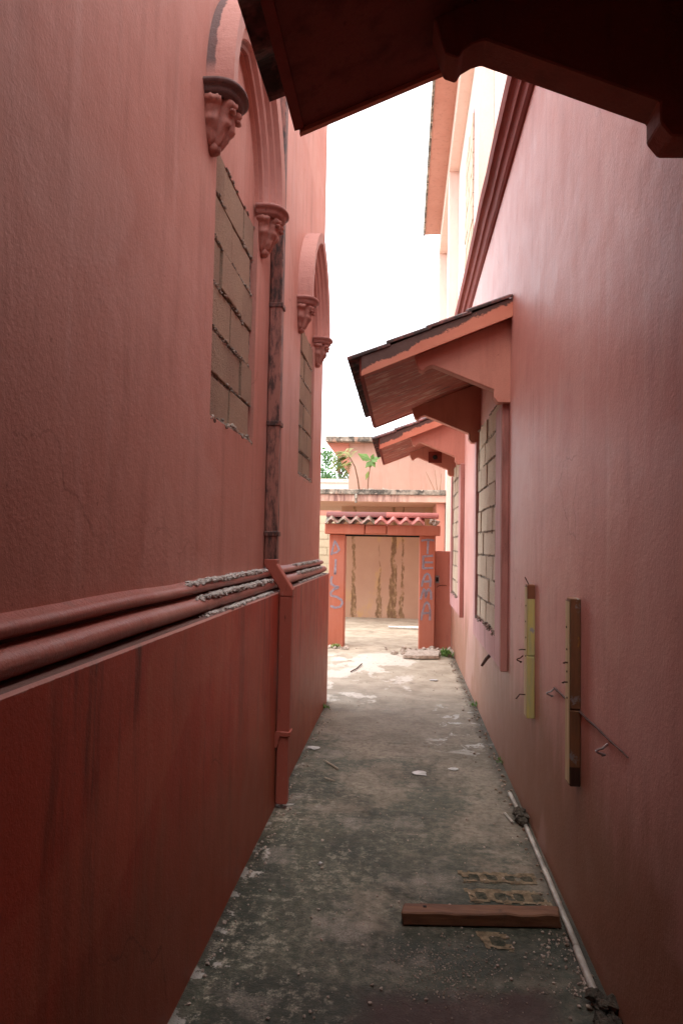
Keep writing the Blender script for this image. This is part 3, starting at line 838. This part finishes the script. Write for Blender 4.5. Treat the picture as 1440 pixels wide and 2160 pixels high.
# ------------------------------------------------------------------ battens on the right wall
def batten(label, y0, y1, z0, z1, mat, nails, zj, seed):
    b = thing("timber_batten", label, "batten", (RX, (y0 + y1) / 2, z0), "battens nailed to the right wall")
    R = random.Random(seed)
    for i, (za, zb) in enumerate(((z0, zj - .002), (zj + .002, z1))):
        bx = MB().box(RX - .043 + .002 * i, RX - .001, y0, y1, za, zb)
        o = bx.build("length", mat, b, bevel=.003)
    MB().box(RX - .0462, RX - .0432, y0 + .004, y1 - .002, z0 + .01, z1 - .01).build("raw_face", PALEW, b)
    for z, ln, bend in nails:
        p = [(RX - .03, y0 + .03, z), (RX - .05 - ln * .6, y0 + .025, z + .002), (RX - .05 - ln, y0 + .02, z - bend)]
        MB().tube(p, [.0035, .0035, .0035], 6).build("nail", RUST, b, fix=False)
        MB().blob(p[2], .006, 1, (1, 1, .6)).build("nail", RUST, b, fix=False)
    for z in [z0 + (z1 - z0) * q for q in (.46, .6, .72, .84)]:
        MB().blob((RX - .047, y0 + R.uniform(.015, .045), z), .0055, 1, (.5, 1, 1)).build("nail_hole", BLACK, b, fix=False)
    return b
by = batten("yellow painted batten nailed upright on the right wall, nearer the window", 3.85, 3.92, .618, 1.345, YELLOWW, ((.985, .03, 0), (.74, .045, .02)), .955, 4)
MB().tube([(RX - .03, 3.87, 1.34), (RX - .05, 3.88, 1.385)], .003, 6).build("nail", RUST, by, fix=False)
bb = batten("longer worn brown batten on the right wall, closest to the viewer", 2.875, 2.945, .59, 1.345, BROWNW, ((1.08, .012, 0), (1.0, .016, 0)), .895, 5)

# ================================================================== TALL BLOCK BEHIND THE WING
TB = thing("tall_building", "tall pale pink building with eaves and pilasters rising behind the right-hand wing", "building", (3, 11, 0))
TX = .95
MB().box(TX, 6, 4.6, 17.3, -.03, 9.05).build("wall", PALE, TB)
EAV = plaster("eave_soffit_salmon", (0.58, 0.30, 0.235), (0.52, 0.25, 0.19), (0.25, 0.10, 0.08), .4, rough=.8)
BUFF = plaster("buff_pilaster", (0.80, 0.61, 0.53), (0.77, 0.57, 0.49), (0.45, 0.28, 0.2), .2, rough=.8)
MB().box(.40, 6.2, 6.6, 16.3, 9.06, 9.30).build("eaves", EAV, TB)
MB().box(.36, .398, 6.58, 16.32, 9.04, 9.32).build("eave_edge", MOULDY, TB)
MB().box(.76, TX - .001, 6.9, 17.0, 8.72, 9.058).build("beam", BUFF, TB, bevel=.004)
for y0, y1 in ((7.62, 8.02), (12.9, 13.3), (16.6, 17.0)):
    MB().box(.772, TX - .001, y0, y1, 0, 8.718).build("pilaster", BUFF, TB, bevel=.004)
for (a, b) in ((9.75, 11.05), (14.4, 15.6)):
    MB().box(TX - .02, TX - .001, a - .08, b + .08, 5.4, 7.95).build("window_surround", LILAC, TB)
    infill("window_infill", TB, TX - .024, -1, a, b, 5.45, 7.85, 12, BKY, MORTAR_G, 90 + int(a), label=None, depth=.05)

# ================================================================== GATEWAY
GT = thing("gateway", "orange painted gateway with clay-tiled top and blue graffiti on its posts", "gateway", (-.33, 10.45, 0))
GY = 10.35; GD = .30
pL = MB().box(-1.135, -.895, GY, GY + GD, -.03, 1.70).build("post", ORANGE, GT, bevel=.01); pL["label"] = "left gate post with vertical blue graffiti"
pR = MB().box(.232, .468, GY + .03, GY + GD, -.03, 1.70).build("post", ORANGE, GT, bevel=.01); pR["label"] = "right gate post with vertical blue graffiti"
lintel = MB()
lintel.box(-1.20, -.60, GY - .06, GY + GD + .06, 1.702, 1.858)
lintel.build("lintel", ORANGE, GT, bevel=.008)
MB().box(-.594, -.26, GY - .055, GY + GD + .06, 1.704, 1.853).build("lintel", ORANGE, GT, bevel=.02)
MB().box(-.256, .535, GY - .062, GY + GD + .06, 1.698, 1.848).build("lintel", ORANGE, GT, bevel=.008)
MB().box(-.893, .23, GY + .08, GY + .12, 1.672, 1.699).build("rail", BLACK, GT)
gt_meshes = [make_tile_mesh("tile", .185, .36, .070, .014, m) for m in (TILE_W, TILE_P)]
for i in range(8):
    x = -1.10 + i * .187
    m = gt_meshes[0] if i < 4 else gt_meshes[1]
    for s in (0, 1):
        # local +x of the tile runs up the slope
        o = inst(m, "tile", GT, (x, GY - .10 if s == 0 else GY + GD + .10, 1.850 + random.uniform(-.005, .005)), (.76, 1, 1),
                 (0, -.40, pi / 2 + random.uniform(-.03, .03) if s == 0 else -pi / 2))
for (x0, x1, m) in ((-1.19, -.28, RIDGE_A), (-.278, .515, RIDGE_B)):
    rows = []
    for x in (x0, x1):
        rows.append([(x, GY + .15 + .15 * cos(a), 1.965 + .085 * sin(a)) for a in [pi * j / 10 for j in range(11)]])
    MB().grid(rows, closed_u=True, cap=True).build("ridge_tile", m, GT)
rb = MB(); R = random.Random(3)
for i in range(14):
    rb.blob((.42 + R.uniform(-.06, .09), GY - .03 + R.uniform(-.05, .06), 1.875 + R.uniform(0, .05)), R.uniform(.02, .045), 1, (1, 1, .8), .7, i)
tag(rb.build("broken_mortar", RUBBLE, GT, fix=False), kind="stuff")

def stroke(mb, pts, wd, y):
    """hand-sprayed line on the post face (x, z points)"""
    P = []
    for i in range(len(pts) - 1):
        for t in (0, .25, .5, .75): P.append(Vector(pts[i]).lerp(Vector(pts[i + 1]), t))
    P.append(Vector(pts[-1]))
    rows = []
    for i, p in enumerate(P):
        d = (P[min(i + 1, len(P) - 1)] - P[max(i - 1, 0)]).normalized()
        nrm = Vector((-d.y, d.x)); w_ = wd * (.9 + .25 * mnoise.noise((p.x * 9, p.y * 9, 1)))
        rows.append([(p.x - nrm.x * w_, y, p.y - nrm.y * w_), (p.x + nrm.x * w_, y, p.y + nrm.y * w_)])
    mb.grid(rows)
def glyphs(parent, x0, x1, y, items, wd=.018):
    for (zt, zb, strokes) in items:
        mb = MB()
        for st in strokes:
            stroke(mb, [(x0 + (x1 - x0) * u, zt + (zb - zt) * v) for u, v in st], wd, y)
        mb.build("graffiti_letter", BLUEPAINT, parent, fix=False)
LET_D = [[(.05, 1), (.15, .5), (.28, .0), (.5, .35), (.62, .62), (.45, .8), (.12, .88)]]
LET_I = [[(.38, 0), (.36, .5), (.34, 1)], [(.28, .92), (.4, .98)]]
LET_C = [[(.15, 0), (.05, .35), (.1, .75), (.35, .95), (.65, 1)]]
LET_S = [[(.62, 0), (.3, .08), (.05, .25), (.1, .4), (.5, .45), (.85, .6), (.92, .75), (.75, .93), (.4, .98), (.05, .9)]]
LET_T = [[(.05, .08), (.5, 0), (.97, .05)], [(.55, .02), (.52, .5), (.5, 1)]]
LET_E = [[(.2, 0), (.22, .5), (.2, 1)], [(.2, .08), (.9, .0)], [(.22, .52), (.9, .5)], [(.2, .97), (.92, .92)]]
LET_A = [[(.12, 1), (.18, .6), (.35, .12), (.5, 0), (.65, .1), (.75, .5), (.72, 1)], [(.18, .62), (.72, .58)]]
LET_M = [[(.05, 1), (.18, .4), (.28, .05), (.38, .3), (.4, .85), (.5, .3), (.62, .05), (.78, .35), (.8, 1)]]
glyphs(pL, -1.11, -.90, GY - .004, [(1.60, 1.38, LET_D), (1.32, 1.09, LET_I), (1.06, .90, LET_C), (.89, .58, LET_S)])
glyphs(pR, .245, .455, GY + .026, [(1.64, 1.42, LET_T), (1.40, 1.20, LET_E), (1.13, .93, LET_A), (.91, .74, LET_M), (.70, .43, LET_A)])

SW = thing("low_wall", "short low pink wall between the gateway and the right-hand building", "wall", (.6, 10.6, 0))
MB().box(.47, .90, GY + .14, GY + .30, -.03, 1.47).build("wall", SALMON, SW, bevel=.012)
sb = MB().box(.475, .535, GY + .095, GY + .139, .985, 1.10).build("switch_box", GREYPL, SW, bevel=.004)
MB().box(.487, .523, GY + .088, GY + .094, 1.01, 1.075).build("socket", BLACK, SW)
MB().tube([(.50, GY + .13, .92), (.53, GY + .125, .945), (.58, GY + .125, .955), (.645, GY + .13, .95)], .004, 6).build("wire", RUST, SW, fix=False)

# ================================================================== COURT BUILDING BEYOND THE GATE
CB = thing("court_building", "buff single-storey building behind the gateway with mouldy concrete roof slab", "building", (0, 15, 0))
MB().box(-1.35, .62, 14.60, 15.2, -.03, 2.36).build("wall", STAINED, CB)
MB().box(-4.5, .77, 13.0, 16.5, 2.36, 2.56).build("roof_slab", BACKW, CB, bevel=.006)
MB().box(-4.5, .775, 12.985, 12.999, 2.37, 2.50).build("slab_fascia", SLABF, CB)
MB().box(-4.52, .79, 12.95, 13.06, 2.502, 2.60).build("slab_edge", MOULDY, CB, bevel=.01)
MB().box(.60, .755, 13.05, 14.6, -.03, 2.358).build("side_pier", SALMON, CB)
MB().tube([(-.92, 12.95, 2.49), (-.92, 12.90, 2.47), (-.92, 12.885, 2.43), (-.92, 12.885, 2.34)], [.03, .03, .028, .028], 8).build("roof_spout", MOULDY, CB, fix=False)
# upper room with flared parapet
MB().box(-1.19, .84, 14.4, 18, 2.565, 3.70).build("upper_room", plaster("upper_room_plaster", (0.53, 0.37, 0.30), (0.49, 0.325, 0.26), (0.36, 0.2, 0.15), .3, rough=.8), CB)
MB().box(-1.68, .98, 14.2, 18, 3.702, 3.82).build("parapet", MOULDY, CB, bevel=.01)
MB().prism_y([(-1.65, 3.70), (-1.192, 3.70), (-1.192, 3.05)], 14.38, 18).build("flared_soffit", SALMON, CB)
for i in range(9):
    R = random.Random(i)
    xx = (-.88, -.80, -.70, -.58, -.40, -.30, -.22, .02, .10)[i]
    rr = (.05, .09, .11, .09, .10, .05, .08, .05, .06)[i]
    MB().blob((xx, 13.9 + R.uniform(0, .4), 2.56 + rr * .55), rr, 2, (1, .8, .9), .7, i).build("rubble_lump", RUBBLE, CB, fix=False)

# pale block wall further left behind the court
FW = thing("far_block_wall", "pale yellow block wall with pink band, far left behind the gateway", "wall", (-2, 18, 0))
MB().box(-4, -1.25, 18.0, 18.2, 2.30, 2.62).build("band", SALMON, FW)
infill("block_field", FW, 18.0, -1, -3.2, -1.26, -.02, 2.30, 11, BKP, mortar("pale_mortar", (0.46, 0.38, 0.27), (0.60, 0.51, 0.37)), 200, L=.40, plane='y')
PW = thing("parapet_wall", "whitewashed peeling parapet on the far roof under the tree", "wall", (-2.4, 20, 2.6))
MB().box(-6, -1.3, 20.0, 20.2, 0, 3.36).build("wall", plaster("peeling_whitewash", (0.74, 0.70, 0.64), (0.70, 0.64, 0.56), (0.50, 0.33, 0.22), .5, rough=.85), PW)
MB().box(-6, -1.3, 19.96, 20.24, 3.362, 3.47).build("cap", plaster("peeling_cap", (0.74, 0.70, 0.64), (0.70, 0.62, 0.54), (0.5, 0.36, 0.27), .5, rough=.85), PW)

# unseen passage added behind the viewer to keep the near alley dark
PB = thing("shade_passage", "added unseen passage behind the viewer that darkens the near end of the alley", "building", (0, -3, 0))
MB().box(-.829, .719, -6.2, -.50, 3.3, 3.5).build("shade_ceiling", SHADE_RED, PB)
MB().box(-.829, .719, -6.4, -6.21, -.03, 6).build("shade_end_wall", PINK, PB)
MB().box(-.829, .719, -.7, -.5, 3.51, 5.4).build("shade_upper_wall", PINK, PB)

# ================================================================== TREE AND PLANTS
def leaf_quad(mb, c, d, nrm, L, W, fold=.15):
    d = d.normalized(); s = d.cross(nrm).normalized(); nn = s.cross(d)
    a = c; t = c + d * L; m1 = c + d * L * .45 + s * W - nn * W * fold * 2; m2 = c + d * L * .45 - s * W - nn * W * fold * 2; mm = c + d * L * .5
    n_ = len(mb.v)
    mb.v += [tuple(a), tuple(m1), tuple(t), tuple(m2), tuple(mm)]
    mb.f += [(n_, n_ + 1, n_ + 4), (n_ + 1, n_ + 2, n_ + 4), (n_ + 2, n_ + 3, n_ + 4), (n_ + 3, n_, n_ + 4)]
def rv(R): 
    v = Vector((R.gauss(0, 1), R.gauss(0, 1), R.gauss(0, 1))); return v.normalized()

TR = thing("leafy_tree", "green leafy tree rising far behind the whitewashed parapet on the left", "tree", (-2.3, 24, 0))
R = random.Random(21)
tk = MB()
tk.tube([(-2.3, 24, 0), (-2.35, 24, 2.0), (-2.2, 24.1, 3.4), (-2.4, 24, 4.6)], [.16, .13, .09, .03], 8)
tips = []
for k in range(16):
    b0 = Vector((-2.25, 24.05, R.uniform(2.6, 4.2))); e = b0 + Vector((R.uniform(-1.1, 1.1), R.uniform(-.9, .9), R.uniform(.1, 1.1)))
    tk.tube([b0, b0.lerp(e, .5) + Vector((0, 0, .12)), e], [.04, .025, .01], 5); tips.append((b0, e))
tk.build("trunk", BARK, TR, fix=False)
cr = MB()
for b0, e in tips:
    for cl in range(8):
        cc = b0.lerp(e, R.uniform(.45, 1.08)) + Vector((R.gauss(0, .12), R.gauss(0, .12), R.gauss(0, .10)))
        for q in range(16):
            p = cc + Vector((R.gauss(0, .11), R.gauss(0, .11), R.gauss(0, .09)))
            leaf_quad(cr, p, rv(R) + Vector((0, 0, -.2)), rv(R) * .7 + Vector((0, 0, 1)), R.uniform(.12, .20), R.uniform(.04, .06))
cr.build("crown", LEAF, TR, fix=False)
T2 = thing("distant_bush", "yellow-green bush top just above the far parapet", "bush", (-3.2, 22.5, 0))
cr = MB()
for q in range(420):
    p = Vector((-3.15 + R.gauss(0, .22), 22.5 + R.gauss(0, .2), 3.62 + R.gauss(0, .12)))
    leaf_quad(cr, p, rv(R), rv(R) + Vector((0, 0, 1)), R.uniform(.07, .12), R.uniform(.02, .035))
cr.build("crown", LEAF_F, T2, fix=False)
MB().tube([(-3.2, 22.5, 0), (-3.15, 22.5, 2), (-3.15, 22.5, 3.6)], [.06, .04, .02], 6).build("trunk", BARK, T2, fix=False)

# feathery sapling rooted on the roof slab
S1 = thing("feathery_sapling", "thin sapling with feathery leaves growing from the court roof slab", "sapling", (-.90, 13.6, 2.58))
st = [(-.90, 13.6, 2.57), (-.94, 13.58, 2.85), (-1.0, 13.55, 3.1), (-1.1, 13.5, 3.28), (-1.22, 13.48, 3.40)]
MB().tube(st, [.018, .015, .012, .009, .005], 6).build("stem", STEM, S1, fix=False)
for k in range(20):
    b0 = Vector(st[-1]).lerp(Vector(st[2]), R.uniform(0, .75)); 
    d = Vector((R.uniform(-1, .45), R.uniform(-.6, .6), R.uniform(-.55, .7))).normalized()
    L = R.uniform(.22, .38); fr = MB()
    path = [b0 + d * L * t + Vector((0, 0, -.10 * t * t)) for t in (0, .25, .5, .75, 1)]
    fr.tube(path, .003, 4)
    for j in range(9):
        t = .18 + .82 * j / 8; p = b0 + d * L * t + Vector((0, 0, -.10 * t * t))
        s = d.cross(Vector((0, 0, 1))).normalized()
        for sg in (-1, 1): leaf_quad(fr, p, s * sg + d * .4 + Vector((0, 0, -.25)), Vector((0, -.3, 1)), .085, .020)
    fr.build("frond", LEAF_F, S1, fix=False)
S2 = thing("broadleaf_sapling", "small sapling with broad green leaves on a thin stem, on the court roof slab", "sapling", (-.74, 13.6, 2.58))
MB().tube([(-.74, 13.6, 2.57), (-.73, 13.58, 2.85), (-.69, 13.55, 3.15), (-.68, 13.55, 3.24)], [.012, .010, .008, .006], 6).build("stem", STEM, S2, fix=False)
top = Vector((-.68, 13.55, 3.24))
for k, (dx, dz, L) in enumerate(((-.9, .25, .20), (.9, .1, .20), (.45, -.8, .19), (-.55, -.8, .20), (.2, .5, .15), (-.15, -1, .17), (-1.2, .55, .30), (.7, -.35, .17))):
    lf = MB(); leaf_quad(lf, top + Vector((0, 0, random.uniform(-.04, .02))), Vector((dx, random.uniform(-.6, .1), dz)), Vector((.1 * dx, -.9, .45)), L, L * .30, .12)
    lf.build("leaf", LEAF_B, S2, fix=False)
lf = MB(); leaf_quad(lf, Vector((-.73, 13.55, 3.02)), Vector((-.25, -.1, -1)), Vector((0, -1, .2)), .2, .04); lf.build("leaf", LEAF_F, S2, fix=False)
for k, (x0, z1, dx) in enumerate(((.60, 2.98, -.20), (.63, 3.02, -.06), (.67, 2.95, .03))):
    t = thing("dry_stalk", ("longest leaning dry stalk at the right end of the roof slab", "upright dry stalk at the right end of the roof slab", "shortest dry stalk at the right end of the roof slab")[k], "stalk", (x0, 13.3, 2.57), "dry stalks on the roof slab")
    MB().tube([(x0, 13.3, 2.56), (x0 + dx * .5, 13.3, (2.57 + z1) / 2), (x0 + dx, 13.28, z1)], [.010, .007, .004], 5).build("stem", DRYSTEM, t, fix=False)

def weed(label, loc, n_, h, mat=LEAF_B, seed=0):
    R = random.Random(seed); t = thing("weed", label, "weed", loc, "weeds at the wall foot")
    mb = MB(); c = Vector(loc)
    for i in range(n_):
        d = Vector((R.uniform(-1, 1), R.uniform(-1, 1), R.uniform(.5, 1.6)))
        leaf_quad(mb, c + Vector((R.gauss(0, h * .3), R.gauss(0, h * .3), .004 + R.random() * h * .3)), d, Vector((0, 0, 1)), h * R.uniform(.35, .8), h * .11)
    mb.build("foliage", mat, t, fix=False)
weed("tiny green weed at the far corner foot of the red plinth", (-.72, 6.45, 0), 26, .07, seed=1)
weed("green weed at the foot of the right wall below the nearer window", (.70, 6.75, 0), 30, .08, seed=2)
weed("weed clump in the rubble beside the gateway's right post", (.60, 9.75, 0), 70, .14, seed=3)
weed("low weeds at the foot of the gateway's left post", (-1.0, 10.2, 0), 60, .09, LEAF_F, seed=4)
weed("small weed at the foot of the right wall beyond the pipe", (.70, 5.05, 0), 20, .05, seed=5)

# ================================================================== THINGS ON THE FLOOR
t = thing("timber_beam", "reddish brown squared timber lying across the floor by the right wall", "timber", (.33, 2.86, 0))
bm_ = MB(); rows = []
for i in range(13):
    u = i / 12; x = .012 + .642 * u; jx = (.006, -.004, .008, -.006) if i in (0, 12) else (0, 0, 0, 0)
    yb = 2.868 + .055 * u + .003 * mnoise.noise((u * 6, 0, 2)); zt = .058 + .003 * mnoise.noise((u * 5, 3, 0))
    w_ = .004 * mnoise.noise((u * 7, 5, 1))
    rows.append([(x + jx[0], yb, .004), (x + jx[1], yb + .075 + w_, .004), (x + jx[2], yb + .073 + w_, zt), (x + jx[3], yb + .002 + w_, zt - .003 + w_)])
bm_.grid(rows, closed_u=True, cap=True).build("beam", BEAM, t, bevel=.005)
MB().box(.098, .112, 2.915, 2.927, .05, .0595).build("nail_hole", BLACK, t)

t = thing("plastic_pipe", "dirty white plastic conduit lying along the foot of the right wall", "pipe", (.68, 3.2, 0))
def pline(y): return .684 + .006 * sin(y * 2.1)
MB().tube([(pline(y), y, .0135 + .004 * sin(y * 3)) for y in [2.78 + (3.93 - 2.78) * i / 14 for i in range(15)]], .0125, 10).build("pipe_length", PVC, t, smooth=True, fix=False)
MB().tube([(pline(y) - .002, y, .013) for y in [2.47 + (2.775 - 2.47) * i / 6 for i in range(7)]], .0145, 10).build("pipe_length", PVC, t, smooth=True, fix=False)
MB().tube([(.676, 4.42, .014), (.68, 4.28, .013), (.684, 4.16, .014)], .012, 10).build("pipe_length", PVC, t, smooth=True, fix=False)
t = thing("dirt_lump", "dark lump of dirt over the gap in the plastic conduit", "dirt", (.69, 4.04, 0))
mb = MB(); R = random.Random(8)
for i in range(16): mb.blob((.688 + R.uniform(-.02, .025), 4.04 + R.uniform(-.09, .09), .012 + R.random() * .03), R.uniform(.018, .034), 1, (1, 1.3, .9), .6, i)
DIRT = mortar("dark_dirt", (0.035, 0.03, 0.024), (0.10, 0.085, 0.065))
mb.build("clod", DIRT, t, fix=False)
t = thing("dirt_lump", "dark damp dirt heap at the near end of the plastic conduit", "dirt", (.69, 2.4, 0))
mb = MB()
for i in range(26): mb.blob((.688 + R.uniform(-.035, .03), 2.38 + R.uniform(-.12, .10), .008 + R.random() * .028), R.uniform(.016, .034), 1, (1, 1.4, .8), .6, i)
mb.build("clod", DIRT, t, fix=False)

# mortar outlines left by hollow blocks
SANDY = mortar("sandy_mortar_trace", (0.14, 0.105, 0.065), (0.29, 0.22, 0.14))
DAMP = mortar("damp_mossy_floor", (0.03, 0.034, 0.022), (0.12, 0.105, 0.075))
def imprint(label, x0, y0, L, D, cells, skew, seed, part=None):
    t = thing("mortar_imprint", label, "mortar trace", (x0 + L / 2, y0 + D / 2, 0), "hollow block outlines on the floor")
    mb = MB(); R = random.Random(seed)
    w1, N = .020, 0
    def cell_at(u):                       # inside a hollow?
        c = (u - .02) / (L - .02) * cells; return c
    nx, ny = int(L / .006), int(D / .006)
    cw = (L - .03) / cells
    for i in range(nx):
        for j in range(ny):
            u, v = (i + .5) * L / nx, (j + .5) * D / ny
            k = (u - .015) % cw; inside = (.028 < k < cw - .008) and (.030 < v < D - .030)
            # rounded hollow corners
            if inside:
                a = min(k - .028, cw - .008 - k); b = min(v - .030, D - .030 - v)
                if a + b < .010: inside = False
            if inside: continue
            wear = mnoise.noise((u * 13 + seed, v * 13, 2)) + .6 * mnoise.noise((u * 42, v * 42, seed))
            if wear > .48 or (part and u > part + .03 * mnoise.noise((v * 20, 1, 1))): continue
            if min(u, L - u, v, D - v) < .012 and wear > -.12: continue
            sx = L / nx; sy = D / ny
            z = .0036 + .0008 * mnoise.noise((u * 60, v * 60, 4))
            def P(a, b): return (x0 + a + skew * b, y0 + b + .03 * a, z + gz(x0 + a, y0 + b))
            mb.quad(P(u - sx / 2, v - sy / 2), P(u + sx / 2, v - sy / 2), P(u + sx / 2, v + sy / 2), P(u - sx / 2, v + sy / 2))
    mb.build("mortar_trace", SANDY, t, fix=True)
    for k in range(cells):
        u0, u1 = .015 + k * cw + .020, .015 + (k + 1) * cw - .006
        if part and u1 > part: break
        q = [(u0 + .008, .022), (u1 - .008, .022), (u1, .032), (u1, D - .032), (u1 - .008, D - .022), (u0 + .008, D - .022), (u0, D - .032), (u0, .032)]
        MB().poly([(x0 + a + skew * b, y0 + b + .03 * a, .0022 + gz(x0 + a, y0 + b)) for a, b in q]).build("damp_cell", DAMP, t, fix=False)
imprint("farther sandy outline of a hollow block on the floor behind the timber", .285, 3.262, .36, .112, 4, -.12, 1)
imprint("nearer sandy outline of a hollow block just behind the timber", .300, 3.085, .36, .125, 4, -.10, 2)
imprint("single sandy block-cell outline in front of the timber", .325, 2.735, .30, .13, 3, -.15, 3, part=.125)

# gravel, grit and rubble
def scatter(name, label, cnt, fn, mat, r0, r1, seed, sub=1):
    R = random.Random(seed); mb = MB()
    for i in range(cnt):
        x, y = fn(R); r = r0 + (r1 - r0) * R.random() ** 2.5
        mb.blob((x, y, gz(x, y) + r * .45), r, sub if r > .006 else 1, (1, R.uniform(.7, 1.3), .75), .6, i)
    return tag(mb.build(name, mat, None, fix=False), label, name.split('_')[-1], kind="stuff")
GRIT = mortar("pale_grit", (0.30, 0.24, 0.20), (0.52, 0.43, 0.36))
def f_heap(R): return min(.66, .60 + R.gauss(0, .09)), 2.55 + abs(R.gauss(0, .25)) - .05
def f_sand(R): return .16 + R.gauss(0, .13), 2.62 + R.gauss(0, .11)
def f_all(R): return R.uniform(-.70, .69), 2.2 + 7.6 * R.random() ** 1.6
def f_edge(R): return .70 - abs(R.gauss(0, .045)), R.uniform(2.3, 9.5)
def f_ledge(R): return -.715 + abs(R.gauss(0, .05)), R.uniform(2.3, 6.6)
scatter("loose_gravel", "pinkish grit heaped between the timber and the conduit", 260, f_heap, GRIT, .0018, .008, 1)
scatter("sandy_grit", "fine sandy grit spilled in front of the timber", 900, f_sand, GRIT, .0012, .0042, 2)
scatter("scattered_grit", "small stones scattered over the whole concrete floor", 700, f_all, GRIT, .0015, .008, 3)
scatter("wall_foot_debris", "crumbs and debris along the foot of the right wall", 420, f_edge, mortar("brown_debris", (0.16, 0.11, 0.08), (0.40, 0.32, 0.25)), .002, .013, 4)
scatter("plinth_foot_debris", "pale mortar crumbs along the foot of the red plinth", 260, f_ledge, GRIT, .002, .010, 5)
def f_gate(R): return .35 + R.gauss(0, .22), 10.02 + R.gauss(0, .17)
scatter("gateway_rubble", "broken rubble around the foot of the gateway's right post", 260, f_gate, RUBBLE, .008, .05, 6)
def f_gate2(R): return -.98 + R.gauss(0, .12), 10.18 + R.gauss(0, .07)
scatter("post_rubble", "small rubble at the foot of the gateway's left post", 70, f_gate2, RUBBLE, .006, .035, 7)

t = thing("broken_slab", "broken flat concrete slab lying before the gateway's right post", "slab", (.25, 9.65, 0))
out = [(.0, 9.42), (.22, 9.40), (.49, 9.47), (.50, 9.72), (.46, 9.95), (.28, 9.90), (.12, 9.93), (.06, 9.78), (.03, 9.6)]
mb = MB(); mb.grid([[(x, y, .012) for x, y in out], [(x + .004, y, .058) for x, y in out]], closed_u=True, cap=True)
mb.build("slab", RUBBLE, t, bevel=.006)
t = thing("white_pole", "white plastic pole lying on the court floor beyond the gateway", "pole", (.1, 12.77, 0))
MB().tube([(-.27, 12.80, .03), (.1, 12.76, .032), (.75, 12.72, .035)], [.018, .026, .03], 8).build("pole", simple("chalky_white", (0.72, 0.70, 0.66), .6), t, fix=False)

def bit(name, label, cat, pts, r, mat):
    o = MB().tube(pts, r, 5).build(name, mat, None, fix=False); tag(o, label, cat, "small litter on the floor")
PALET = simple("pale_twig", (0.48, 0.40, 0.30), .8)
bit("twig", "pale twig on the floor left of the middle", "twig", [(-.53, 4.88, .014), (-.47, 4.80, .012), (-.43, 4.74, .01)], .006, PALET)
bit("twig", "short pale twig beside the damp mark near the downpipe", "twig", [(-.50, 4.55, .012), (-.43, 4.50, .01)], .005, PALET)
bit("twig", "dark twig on the pale lime patch before the gateway", "twig", [(-.62, 8.3, .014), (-.56, 8.55, .014), (-.52, 8.85, .018)], .008, RUST)
bit("straw", "teal plastic straw at the very front edge of the floor", "straw", [(-.335, 2.19, .012), (-.29, 2.235, .012)], .0035, TEALPL)
bit("tube_scrap", "short white tube scrap beside the conduit gap", "scrap", [(.60, 4.10, .012), (.625, 3.97, .012)], .007, PVC)
WHITEP = simple("crumpled_white", (0.62, 0.60, 0.58), .7)
for k, (x, y, l) in enumerate(((.13, 4.74, "crumpled grey-white scrap on the floor in the middle of the alley"), (.36, 4.86, "smaller pale scrap right of the middle of the alley"), (-.66, 5.2, "pale plaster flake near the far end of the plinth"), (.36, 8.0, "white scrap on the dry floor before the broken slab"), (-.38, 3.35, "pinkish pebble by itself left of the middle"))):
    r = (.055, .035, .05, .05, .012)[k]
    o = MB().blob((x, y, .008), r, 2, (1, .7, .16 if k < 4 else .8), .6, k).build("floor_scrap", WHITEP, None, fix=False)
    tag(o, l, "scrap", "small litter on the floor")
